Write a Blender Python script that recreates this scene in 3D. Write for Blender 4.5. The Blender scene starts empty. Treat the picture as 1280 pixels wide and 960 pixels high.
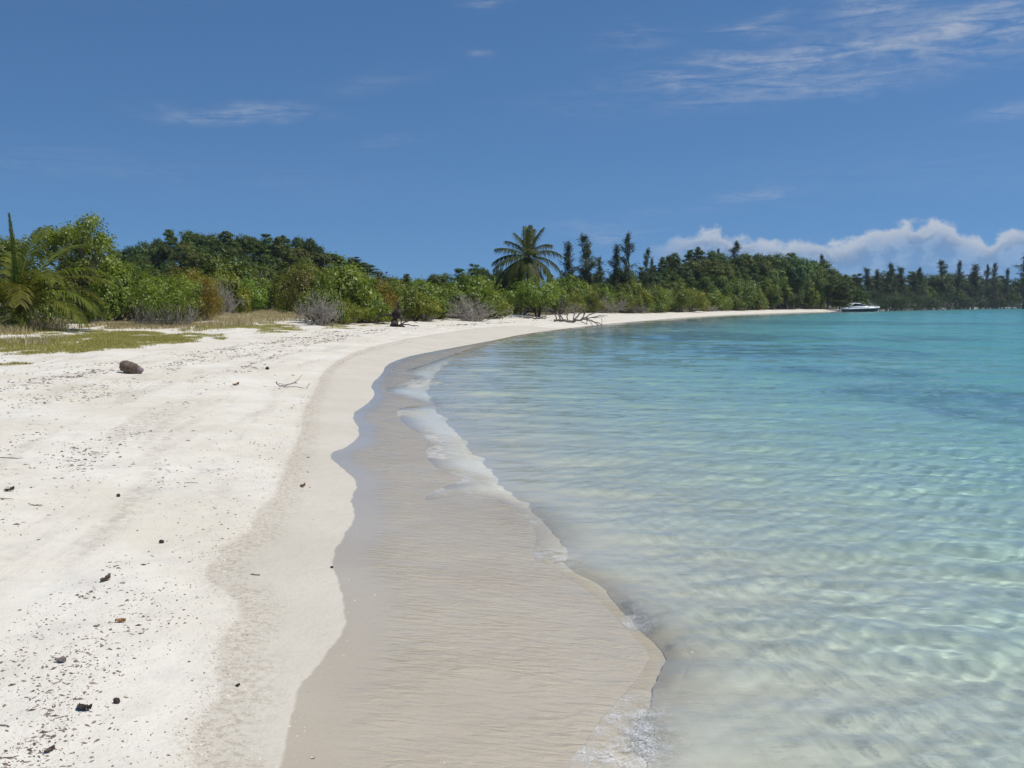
import bpy, math, random
import numpy as np
from mathutils import Vector, Matrix, Quaternion

R = math.radians
rng = np.random.default_rng(11)
random.seed(11)
scene = bpy.context.scene
COL = scene.collection

# ------------------------------------------------------------------ camera geometry
CH = 2.2                       # eye height above the still water
FPX = 1250.0                   # focal length in pixels of a 1280 wide picture
HORIZ = 381.0
PITCH = math.atan((480 - HORIZ) / FPX)
CAM = np.array([0.0, 0.0, CH])
FWD = np.array([0, math.cos(PITCH), -math.sin(PITCH)])
UPV = np.array([0, math.sin(PITCH), math.cos(PITCH)])


def ray(px, py):
    px = np.asarray(px, float); py = np.asarray(py, float)
    a = (px - 640) / FPX; b = -(py - 480) / FPX
    d = np.stack([a, FWD[1] + b * UPV[1], FWD[2] + b * UPV[2]], -1)
    return d / np.linalg.norm(d, axis=-1, keepdims=True)


def at_plane(px, py, z=0.0):
    d = ray(px, py)
    t = (z - CH) / d[..., 2]
    return CAM[:2] + d[..., :2] * t[..., None]


# ------------------------------------------------------------------ noise
def _hash(ix, iy, seed):
    h = (ix.astype(np.int64) * 374761393 + iy.astype(np.int64) * 668265263 + seed * 1442695041) & 0x7FFFFFFF
    h = ((h ^ (h >> 13)) * 1274126177) & 0x7FFFFFFF
    h = (h ^ (h >> 16)) & 0xFFFF
    return h / 65535.0


def vnoise(x, y, seed=0):
    ix = np.floor(x); iy = np.floor(y)
    fx = x - ix; fy = y - iy
    fx = fx * fx * (3 - 2 * fx); fy = fy * fy * (3 - 2 * fy)
    a = _hash(ix, iy, seed); b = _hash(ix + 1, iy, seed)
    c = _hash(ix, iy + 1, seed); d = _hash(ix + 1, iy + 1, seed)
    return (a * (1 - fx) + b * fx) * (1 - fy) + (c * (1 - fx) + d * fx) * fy


def fbm(x, y, seed=0, octv=4, gain=0.5):
    s = 0; a = 1; t = 0
    for k in range(octv):
        s = s + a * vnoise(x * 2 ** k + 17.3 * k, y * 2 ** k - 9.1 * k, seed + k); t += a; a *= gain
    return s / t


def sstep(a, b, x):
    t = np.clip((x - a) / (b - a), 0, 1)
    return t * t * (3 - 2 * t)


# ------------------------------------------------------------------ shore lines
def poly_sd(x, y, line, closed):
    """signed distance to LINE; positive on the land side (outside polygon CLOSED)."""
    x = np.asarray(x, float); y = np.asarray(y, float)
    shp = x.shape; x = x.ravel(); y = y.ravel()
    out = np.empty_like(x)
    A = line[:-1]; B = line[1:]; AB = B - A; L2 = (AB ** 2).sum(1) + 1e-12
    P = closed; Q = np.roll(closed, -1, 0)
    CK = 40000
    for i in range(0, len(x), CK):
        xs = x[i:i + CK, None]; ys = y[i:i + CK, None]
        t = np.clip(((xs - A[:, 0]) * AB[:, 0] + (ys - A[:, 1]) * AB[:, 1]) / L2, 0, 1)
        dx = xs - (A[:, 0] + t * AB[:, 0]); dy = ys - (A[:, 1] + t * AB[:, 1])
        d = np.sqrt((dx * dx + dy * dy).min(1))
        c = (P[:, 1] > ys) != (Q[:, 1] > ys)
        xi = P[:, 0] + (ys - P[:, 1]) * (Q[:, 0] - P[:, 0]) / (Q[:, 1] - P[:, 1] + 1e-12)
        ins = (c & (xs < xi)).sum(1) % 2 == 1
        out[i:i + CK] = np.where(ins, -d, d)
    return out.reshape(shp)


def smooth_line(P, n):
    P = np.asarray(P, float)
    for _ in range(n):      # chaikin
        Q = np.empty((2 * len(P) - 2, 2))
        Q[0::2] = 0.75 * P[:-1] + 0.25 * P[1:]; Q[1::2] = 0.25 * P[:-1] + 0.75 * P[1:]
        P = np.vstack([P[:1], Q, P[-1:]])
    return P


FAR_PX = [(700, 411.5), (750, 405.5), (800, 401.3), (850, 397.3), (900, 394), (950, 392), (1000, 390.4), (1050, 389.1), (1100, 388.0),
          (1160, 386.7), (1220, 385.6), (1262, 384.9), (1300, 384.5)]
FARW = [tuple(at_plane(*p)) for p in FAR_PX] + [(620, 980), (1200, 1250), (2500, 1500)]
CLOSE = [(5000, 1500), (5000, -400), (2.5, -400)]


def sea_line(px, near, z=0.0, smooth=2):
    pts = list(near) + [tuple(at_plane(*p, z)) for p in px] + FARW
    ln = smooth_line(pts, smooth)
    return ln, np.vstack([ln, np.array(CLOSE, float)])


# the mean water line (smooth), the ragged front of the swash, the edge of the wet sand, the line of shell grit
S_LINE, S_POLY = sea_line([(735, 960), (705, 800), (675, 690), (600, 600), (545, 530), (515, 490), (548, 452), (610, 426), (650, 418.5)],
                          [(2.5, -400), (1.3, -20), (0.9, 0)])
F_LINE, F_POLY = sea_line([(690, 985), (722, 940), (752, 895), (775, 868), (803, 832), (815, 806), (792, 786), (765, 758), (742, 738), (715, 722),
                           (690, 712), (668, 704), (664, 688), (672, 672), (664, 650), (640, 632), (600, 618), (560, 628), (524, 638), (545, 618), (585, 600),
                           (560, 594), (538, 586), (530, 566), (534, 548), (512, 540), (497, 527), (494, 514), (520, 508), (545, 503),
                           (500, 497), (474, 492), (500, 484), (522, 472), (500, 468), (528, 458), (548, 450), (575, 440), (600, 431), (625, 424.5), (650, 418.5)],
                          [(2.5, -400), (1.3, -20), (0.75, 0)], 0.0, 1)
W_LINE, W_POLY = sea_line([(300, 1060), (352, 975), (362, 915), (372, 868), (400, 835), (434, 790), (430, 755), (413, 705), (432, 675), (446, 648), (437, 630),
                           (449, 608), (430, 592), (408, 575), (437, 562), (452, 543), (438, 521), (458, 507), (470, 492), (462, 482), (478, 468), (482, 458),
                           (500, 450), (520, 444), (565, 434), (612, 424), (650, 416.5)],
                          [(2.5, -400), (0.3, -20), (-0.75, 0), (-0.95, 2.5)], 0.11, 1)
G_LINE, G_POLY = sea_line([(225, 1010), (245, 930), (237, 905), (270, 868), (278, 840), (268, 800), (302, 765), (290, 742), (250, 722), (275, 694), (268, 690),
                           (312, 668), (318, 648), (340, 628), (352, 600), (362, 570), (376, 545), (378, 515), (395, 488), (402, 468), (430, 448), (470, 435), (520, 424), (590, 413), (650, 408)],
                          [(2.5, -400), (-0.4, -20), (-1.6, 0), (-1.4, 2.5)], 0.22, 1)
VF = [(-200, 402), (-60, 404), (0, 407), (60, 410), (120, 402), (200, 408), (250, 404), (290, 394), (340, 389), (372, 392), (400, 406), (470, 404), (520, 402), (560, 399), (600, 402),
      (640, 393), (670, 396), (720, 391.5), (780, 391.8), (850, 390.6), (900, 388.6), (950, 387.6), (1000, 386.6), (1050, 386.5)]

HILLS = [(-72, 240, 17, 24, 8.5), (-48, 244, 14, 22, 7.0), (-34, 240, 9, 20, 1.5),
         (60, 340, 22, 28, 8.5), (88, 354, 18, 26, 7.5)]


def profile(x, y):
    d = poly_sd(x, y, S_LINE, S_POLY)
    land = 1.15 * (1 - np.exp(-np.maximum(d, 0) / 11.0))
    s = np.maximum(-d, 0)
    sea = -2.7 * (1 - np.exp(-s / 26.0)) - 5 * sstep(120, 700, s)
    return d, np.where(d > 0, land, sea)


def height(x, y, full=False):
    x = np.asarray(x, float); y = np.asarray(y, float)
    d, z = profile(x, y)
    up = sstep(6, 16, d)
    z = z + up * 0.45 * (fbm(x / 6.0, y / 9.0, 5, 3) - 0.45)
    z = z + sstep(25, 70, d) * (1.5 * fbm(x / 40.0, y / 40.0, 9, 3))
    for hx, hy, sx, sy, hh in HILLS:
        z = z + hh * np.exp(-((x - hx) / sx) ** 2 / 2 - ((y - hy) / sy) ** 2 / 2) * sstep(10, 45, d)
    # gentle relief of the dry sand
    dry = sstep(1.6, 2.6, d)
    z = z + dry * (0.09 * (fbm(x / 1.4, y / 2.0, 21, 3) - 0.5) + 0.040 * (fbm(x / 0.36, y / 0.36, 31, 3) - 0.5))
    z = z - 0.03 * np.exp(-((d - 1.9) / 0.5) ** 2) * 0
    return (d, z) if full else z


def ground_hit(px, py):
    """the ground points that the picture points (px, py) look at"""
    px = np.atleast_1d(np.asarray(px, float)); py = np.atleast_1d(np.asarray(py, float))
    d = ray(px, py)
    z = np.full(px.shape, 0.5)
    dh = np.hypot(d[:, 0], d[:, 1])
    tan = -d[:, 2] / dh
    lo = np.full(px.shape, 0.8); hi = np.full(px.shape, 1500.0)
    # march outwards with growing steps, then bisect
    t = lo.copy(); done = np.zeros(px.shape, bool); a = lo.copy(); b = hi.copy()
    ux = d[:, 0] / dh; uy = d[:, 1] / dh
    for _ in range(130):
        n = t * 1.06
        live = ~done & (n < 1600)
        if not live.any(): break
        zz = np.full(px.shape, -1e3)
        zz[live] = height(ux[live] * n[live], uy[live] * n[live])
        hit = live & (CH - tan * n < np.maximum(zz, 0))
        a[hit] = t[hit]; b[hit] = n[hit]; done |= hit
        t = np.where(done, t, n)
    for _ in range(14):
        m = 0.5 * (a + b)
        zz = np.maximum(height(ux * m, uy * m), 0)
        under = CH - tan * m < zz
        b = np.where(under, m, b); a = np.where(under, a, m)
    m = b
    x = ux * m; y = uy * m
    return np.stack([x, y, height(x, y)], -1)


# ------------------------------------------------------------------ fast mesh building
def mesh_np(name, V, faces, attrs=None, smooth=False, matidx=None):
    """V (n,3); faces: list of int arrays (m,k)"""
    me = bpy.data.meshes.new(name)
    V = np.asarray(V, np.float32)
    me.vertices.add(len(V)); me.vertices.foreach_set('co', V.ravel())
    loops = np.concatenate([f.ravel() for f in faces]).astype(np.int32)
    tot = np.concatenate([np.full(len(f), f.shape[1]) for f in faces]).astype(np.int32)
    start = np.concatenate([[0], np.cumsum(tot)[:-1]]).astype(np.int32)
    me.loops.add(len(loops)); me.loops.foreach_set('vertex_index', loops)
    me.polygons.add(len(tot)); me.polygons.foreach_set('loop_start', start); me.polygons.foreach_set('loop_total', tot)
    if smooth:
        me.polygons.foreach_set('use_smooth', np.ones(len(tot), bool))
    for k, v in (attrs or {}).items():
        a = me.attributes.new(k, 'FLOAT', 'POINT'); a.data.foreach_set('value', np.asarray(v, np.float32))
    me.update(calc_edges=True)
    return me


class Geo:
    """collects shapes into one mesh"""
    def __init__(s): s.V = []; s.Q = []; s.T = []; s.A = []; s.n = 0
    def add(s, V, quads=None, tris=None, tint=0.5):
        V = np.asarray(V, float); s.V.append(V)
        if quads is not None and len(quads): s.Q.append(np.asarray(quads) + s.n)
        if tris is not None and len(tris): s.T.append(np.asarray(tris) + s.n)
        s.A.append(np.broadcast_to(np.asarray(tint, float), (len(V),)).copy()); s.n += len(V)
    def mesh(s, name, smooth=False):
        F = []
        if s.Q: F.append(np.concatenate(s.Q))
        if s.T: F.append(np.concatenate(s.T))
        return mesh_np(name, np.concatenate(s.V), F, {'tint': np.concatenate(s.A)}, smooth)
    def tube(s, P, rad, sides=5, tint=0.5, cap=True):
        P = np.asarray(P, float); n = len(P)
        rad = np.broadcast_to(np.asarray(rad, float), (n,))
        T = np.gradient(P, axis=0); T /= np.linalg.norm(T, axis=1, keepdims=True) + 1e-9
        ref = np.array([0.13, 0.21, 0.97]) if abs(T[0][2]) < 0.9 else np.array([1.0, 0.1, 0])
        U = np.cross(T, ref); U /= np.linalg.norm(U, axis=1, keepdims=True) + 1e-9
        W = np.cross(T, U)
        an = np.arange(sides) * 2 * np.pi / sides
        V = P[:, None, :] + rad[:, None, None] * (np.cos(an)[None, :, None] * U[:, None, :] + np.sin(an)[None, :, None] * W[:, None, :])
        V = V.reshape(-1, 3)
        i = np.arange(n - 1)[:, None] * sides; j = np.arange(sides)[None, :]; k = (j + 1) % sides
        Q = np.stack([i + j, i + k, i + sides + k, i + sides + j], -1).reshape(-1, 4)
        V = np.vstack([V, P[:1], P[-1:]])
        b = n * sides
        T1 = [(b, (q + 1) % sides, q) for q in range(sides)] + [(b + 1, (n - 1) * sides + q, (n - 1) * sides + (q + 1) % sides) for q in range(sides)]
        s.add(V, Q, T1, tint)
    def box(s, lo, hi, tint=0.5):
        (a, b, c), (d, e, f) = lo, hi
        V = [(a, b, c), (d, b, c), (d, e, c), (a, e, c), (a, b, f), (d, b, f), (d, e, f), (a, e, f)]
        s.add(V, [(0, 3, 2, 1), (4, 5, 6, 7), (0, 1, 5, 4), (1, 2, 6, 5), (2, 3, 7, 6), (3, 0, 4, 7)], None, tint)


def unit(v):
    return v / (np.linalg.norm(v, axis=-1, keepdims=True) + 1e-9)


def leaves(g, P, N, size, aspect=0.5, fold=0.18, tint=None, tang=None, tip=0.0):
    """one folded four-point leaf at each P, facing N"""
    n = len(P)
    size = np.broadcast_to(np.asarray(size, float), (n,))[:, None]
    if tang is None:
        tang = rng.normal(size=(n, 3))
    N = unit(N)
    T = unit(tang - (tang * N).sum(1, keepdims=True) * N)
    B = np.cross(N, T)
    a = P - T * size * 0.5
    c = P + T * size * 0.5 - N * size * tip
    b = P + B * size * aspect * 0.5 + N * size * fold * 0.5 + T * size * 0.05
    d = P - B * size * aspect * 0.5 + N * size * fold * 0.5 + T * size * 0.05
    V = np.stack([a, b, c, d], 1).reshape(-1, 3)
    Q = np.arange(n * 4).reshape(-1, 4)
    tint = rng.random(n) if tint is None else tint
    g.add(V, Q, None, np.repeat(tint, 4))


def rand_dir(n, up=0.0):
    v = rng.normal(size=(n, 3)); v[:, 2] += up
    return unit(v)


# ------------------------------------------------------------------ scene helpers
def link(name, me, mat=None, parent=None, loc=None):
    o = bpy.data.objects.new(name, me); COL.objects.link(o)
    if mat is not None and me is not None and len(me.materials) == 0: me.materials.append(mat)
    if parent is not None: o.parent = parent
    if loc is not None: o.location = loc
    return o


def tag(o, label, cat, group=None, kind=None):
    if label: o['label'] = label
    if cat: o['category'] = cat
    if group: o['group'] = group
    if kind: o['kind'] = kind
    return o


def nodes(name):
    m = bpy.data.materials.new(name); m.use_nodes = True
    nt = m.node_tree; nt.nodes.clear()
    return m, nt


class NT:
    """a small node-tree writer"""
    def __init__(s, nt): s.nt = nt
    def n(s, typ, **kw):
        nd = s.nt.nodes.new(typ)
        ins = kw.pop('ins', {})
        for k, v in kw.items(): setattr(nd, k, v)
        for k, v in ins.items(): s.put(nd.inputs[k], v)
        return nd
    def put(s, sock, v):
        if isinstance(v, bpy.types.NodeSocket): s.nt.links.new(v, sock)
        else: sock.default_value = v
    def m(s, op, a, b=0.0, c=0.0, clamp=False):
        nd = s.nt.nodes.new('ShaderNodeMath'); nd.operation = op; nd.use_clamp = clamp
        s.put(nd.inputs[0], a); s.put(nd.inputs[1], b); s.put(nd.inputs[2], c)
        return nd.outputs[0]
    def mr(s, v, a, b, c=0.0, d=1.0, smooth=True):
        nd = s.nt.nodes.new('ShaderNodeMapRange'); nd.interpolation_type = 'SMOOTHSTEP' if smooth else 'LINEAR'
        for i, q in enumerate((v, a, b, c, d)): s.put(nd.inputs[i], q)
        return nd.outputs[0]
    def mix(s, f, a, b, blend='MIX'):
        nd = s.nt.nodes.new('ShaderNodeMix'); nd.data_type = 'RGBA'; nd.blend_type = blend
        s.put(nd.inputs[0], f)
        for i, v in ((6, a), (7, b)):
            if not isinstance(v, bpy.types.NodeSocket): v = (*v[:3], 1.0)
            s.put(nd.inputs[i], v)
        return nd.outputs[2]
    def attr(s, name):
        return s.n('ShaderNodeAttribute', attribute_name=name).outputs['Fac']
    def pos(s):
        return s.n('ShaderNodeNewGeometry').outputs['Position']
    def scale(s, vec, sc):
        return s.n('ShaderNodeMapping', ins={'Vector': vec, 'Scale': sc}).outputs[0]
    def noise(s, vec, scale, detail=4.0, rough=0.5, dist=0.0, dim='3D'):
        nd = s.n('ShaderNodeTexNoise', noise_dimensions=dim, ins={'Vector': vec, 'Scale': scale, 'Detail': detail, 'Roughness': rough, 'Distortion': dist})
        return nd.outputs['Fac']
    def out(s, surf, disp=None):
        o = s.n('ShaderNodeOutputMaterial'); s.nt.links.new(surf, o.inputs['Surface'])
        return o


# ------------------------------------------------------------------ materials
def mat_leaf(name, dark, light, gloss=0.35, trans=0.35, rough=0.5):
    """leaf colour = the plant's own colour times a leaf-to-leaf variation"""
    m, nt = nodes(name); t = NT(nt)
    tint = t.attr('tint')
    oi = t.n('ShaderNodeObjectInfo')
    base = t.mix(tint, dark, light)
    col = t.mix(1.0, base, oi.outputs['Color'], 'MULTIPLY')
    p = t.n('ShaderNodeBsdfPrincipled', ins={'Base Color': col, 'Roughness': rough, 'Specular IOR Level': gloss})
    tr = t.n('ShaderNodeBsdfTranslucent', ins={'Color': t.mix(1.0, col, (1.25, 1.2, 0.55), 'MULTIPLY')})
    mx = t.n('ShaderNodeMixShader', ins={0: trans}); nt.links.new(p.outputs[0], mx.inputs[1]); nt.links.new(tr.outputs[0], mx.inputs[2])
    t.out(mx.outputs[0])
    return m


def mat_plain(name, a, b, rough=0.8, scale=20.0, spec=0.3, tint=True, bump=0.3, metallic=0.0):
    """two-tone surface with fine noise; the plant's or object's own tint attribute shifts it"""
    m, nt = nodes(name); t = NT(nt)
    co = t.n('ShaderNodeTexCoord').outputs['Object']
    nz = t.noise(co, scale, 5.0, 0.6)
    f = t.mr(nz, 0.3, 0.7)
    if tint: f = t.m('ADD', t.m('MULTIPLY', f, 0.5), t.m('MULTIPLY', t.attr('tint'), 0.5), clamp=True)
    col = t.mix(f, a, b)
    bp = t.n('ShaderNodeBump', ins={'Strength': bump, 'Distance': 0.02, 'Height': nz})
    p = t.n('ShaderNodeBsdfPrincipled', ins={'Base Color': col, 'Roughness': rough, 'Specular IOR Level': spec, 'Normal': bp.outputs[0], 'Metallic': metallic})
    t.out(p.outputs[0])
    return m


M = {}
M['leaf_bush'] = mat_leaf('bush_leaf', (0.064, 0.105, 0.016), (0.215, 0.255, 0.036), 0.5, 0.3)
M['leaf_tree'] = mat_leaf('tree_leaf', (0.040, 0.072, 0.014), (0.125, 0.178, 0.038), 0.3, 0.25)
M['leaf_needle'] = mat_leaf('needle', (0.030, 0.045, 0.020), (0.070, 0.085, 0.042), 0.2, 0.2)
M['leaf_palm'] = mat_leaf('palm_leaf', (0.055, 0.075, 0.014), (0.165, 0.180, 0.040), 0.22, 0.35, 0.55)
M['grass'] = mat_leaf('grass_blade', (0.22, 0.21, 0.065), (0.46, 0.41, 0.17), 0.2, 0.35)
M['dry_grass'] = mat_leaf('dry_grass_blade', (0.22, 0.18, 0.095), (0.52, 0.44, 0.27), 0.2, 0.3)
M['bark'] = mat_plain('bark', (0.10, 0.080, 0.060), (0.24, 0.20, 0.16), 0.9, 6.0)
M['dead_twig'] = mat_plain('dead_twig', (0.20, 0.17, 0.14), (0.42, 0.38, 0.34), 0.9, 8.0)
M['driftwood'] = mat_plain('driftwood', (0.07, 0.055, 0.045), (0.30, 0.26, 0.22), 0.9, 9.0)
M['dark_wood'] = mat_plain('dark_wood', (0.018, 0.014, 0.012), (0.08, 0.06, 0.05), 0.85, 9.0)
M['frond_stalk'] = mat_plain('frond_stalk', (0.22, 0.16, 0.045), (0.40, 0.32, 0.10), 0.6, 5.0)
M['palm_trunk'] = mat_plain('palm_trunk', (0.16, 0.13, 0.10), (0.30, 0.26, 0.21), 0.9, 7.0)


def mat_sand():
    m, nt = nodes('coral_sand'); t = NT(nt)
    P = t.pos()
    wd = t.attr('wet_d'); gd = t.attr('grit_d'); sd = t.attr('shore_d')
    n_big = t.noise(P, 0.55, 4.0, 0.55)
    n_mid = t.noise(P, 4.0, 5.0, 0.6)
    n_fine = t.noise(P, 45.0, 4.0, 0.65)
    n_grain = t.noise(P, 260.0, 2.0, 0.6)
    # edge of the wet sand, nibbled by noise
    edge = t.m('ADD', wd, t.m('ADD', t.m('MULTIPLY', t.m('SUBTRACT', n_mid, 0.5), 0.07), t.m('MULTIPLY', t.m('SUBTRACT', n_fine, 0.5), 0.022)))
    wet = t.mr(edge, 0.012, -0.012)
    gdn = t.m('ADD', gd, t.m('MULTIPLY', t.m('SUBTRACT', n_mid, 0.5), 0.16))
    damp = t.mr(gdn, 0.03, -0.03)
    dry_c = t.mix(t.mr(n_big, 0.35, 0.68), (0.625, 0.575, 0.47), (0.695, 0.655, 0.57))
    dry_c = t.mix(t.m('MULTIPLY', t.mr(n_mid, 0.45, 0.75), 0.45), dry_c, (0.565, 0.525, 0.455))
    dry_c = t.mix(t.m('MULTIPLY', t.mr(t.noise(t.scale(P, (0.7, 1.3, 1.0)), 1.5, 6.0, 0.7, 0.5), 0.50, 0.72), 0.55), dry_c, (0.545, 0.515, 0.465))
    damp_c = t.mix(t.mr(n_big, 0.3, 0.7), (0.525, 0.48, 0.395), (0.57, 0.525, 0.44))
    col = t.mix(damp, dry_c, damp_c)
    # band of grit along the old tide line
    gb = t.m('MULTIPLY', t.mr(t.m('ABSOLUTE', t.m('ADD', gdn, 0.12)), 0.30, 0.02), t.mr(t.noise(P, 22.0, 6.0, 0.75), 0.44, 0.68))
    col = t.mix(t.m('MULTIPLY', gb, 0.75), col, (0.30, 0.245, 0.17))
    # wrack stains high on the beach
    sx_ = t.n('ShaderNodeSeparateXYZ', ins={0: P}).outputs
    AL = t.n('ShaderNodeCombineXYZ', ins={0: t.m('MULTIPLY', sd, 1.5), 1: t.m('MULTIPLY', sx_[1], 0.16), 2: 0.0}).outputs[0]
    lines = t.mr(t.noise(AL, 1.0, 5.0, 0.62, 0.5), 0.50, 0.66)
    col = t.mix(t.m('MULTIPLY', t.m('MULTIPLY', lines, t.mr(t.noise(P, 9.0, 6.0, 0.75), 0.36, 0.66)), t.m('MULTIPLY', t.mr(gd, 0.1, 0.8), 0.80)), col, (0.40, 0.35, 0.28))
    wr = t.m('MULTIPLY', t.mr(t.noise(t.scale(P, (0.5, 1.6, 1.0)), 5.0, 8.0, 0.78, 0.6), 0.54, 0.68), t.mr(sd, 3.0, 5.5))
    wr = t.m('MULTIPLY', wr, t.mr(t.noise(P, 0.6, 3.0, 0.6), 0.42, 0.62))
    col = t.mix(t.m('MULTIPLY', wr, 0.55), col, (0.33, 0.28, 0.22))
    wet_c = t.mix(t.mr(n_big, 0.3, 0.7), (0.43, 0.365, 0.265), (0.475, 0.41, 0.305))
    wet_c = t.mix(t.m('MULTIPLY', t.mr(n_fine, 0.50, 0.75), 0.18), wet_c, (0.24, 0.19, 0.14))
    # seabed: pale sand with darker weed and coral ground offshore
    sub = t.mr(t.attr('front_d'), 0.05, -0.60)
    bed = t.mix(t.mr(n_big, 0.3, 0.7), (0.76, 0.715, 0.565), (0.82, 0.785, 0.645))
    off = t.mr(sd, -12.0, -35.0)
    weed = t.m('MULTIPLY', t.attr('weed'), t.mr(t.noise(P, 0.9, 6.0, 0.7, 0.6), 0.36, 0.56))
    bed = t.mix(t.m('MULTIPLY', weed, 0.72), bed, (0.075, 0.095, 0.09))
    wet_c = t.mix(sub, wet_c, bed)
    col = t.mix(wet, col, wet_c)
    # land under the scrub
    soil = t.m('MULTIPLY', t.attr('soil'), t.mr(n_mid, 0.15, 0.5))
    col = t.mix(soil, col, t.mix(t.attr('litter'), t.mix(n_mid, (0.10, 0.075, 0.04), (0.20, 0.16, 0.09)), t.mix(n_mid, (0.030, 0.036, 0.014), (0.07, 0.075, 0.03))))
    col = t.mix(t.m('MULTIPLY', t.m('SUBTRACT', n_grain, 0.5), 0.30), col, (0.9, 0.88, 0.84))
    # relief: grains, scuffs; ripples of the thin film of water on the wet part
    hgt = t.m('ADD', t.m('MULTIPLY', n_mid, 0.030), t.m('ADD', t.m('MULTIPLY', n_fine, 0.006), t.m('MULTIPLY', n_grain, 0.0012)))
    dryb = t.n('ShaderNodeBump', ins={'Strength': 0.9, 'Distance': 1.0, 'Height': hgt})
    RP = t.n('ShaderNodeMapping', ins={'Vector': P, 'Rotation': (0, 0, R(-14)), 'Scale': (0.30, 1.0, 1.0)}).outputs[0]
    film = t.mr(wd, -0.10, -0.55)
    rip = t.m('MULTIPLY', t.noise(RP, 15.0, 4.0, 0.55, 0.7), t.m('MULTIPLY', t.m('MULTIPLY', film, t.mr(t.noise(P, 1.6, 3.0, 0.5), 0.3, 0.65, 0.35, 1.0)), 0.030))
    rip = t.m('ADD', rip, t.m('MULTIPLY', n_fine, 0.0006))
    wetb = t.n('ShaderNodeBump', ins={'Strength': 1.0, 'Distance': 1.0, 'Height': rip})
    pd = t.n('ShaderNodeBsdfPrincipled', ins={'Base Color': col, 'Roughness': 0.95, 'Specular IOR Level': 0.15, 'Normal': dryb.outputs[0]})
    pw = t.n('ShaderNodeBsdfPrincipled', ins={'Base Color': col, 'Roughness': 0.6, 'Specular IOR Level': 0.2, 'Coat Weight': t.m('MULTIPLY', t.m('SUBTRACT', 1.0, sub), 1.0),
                                              'Coat Roughness': 0.09, 'Coat IOR': 1.36, 'Coat Normal': wetb.outputs[0], 'Normal': wetb.outputs[0]})
    mx = t.n('ShaderNodeMixShader', ins={0: wet}); nt.links.new(pd.outputs[0], mx.inputs[1]); nt.links.new(pw.outputs[0], mx.inputs[2])
    t.out(mx.outputs[0])
    return m


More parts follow.
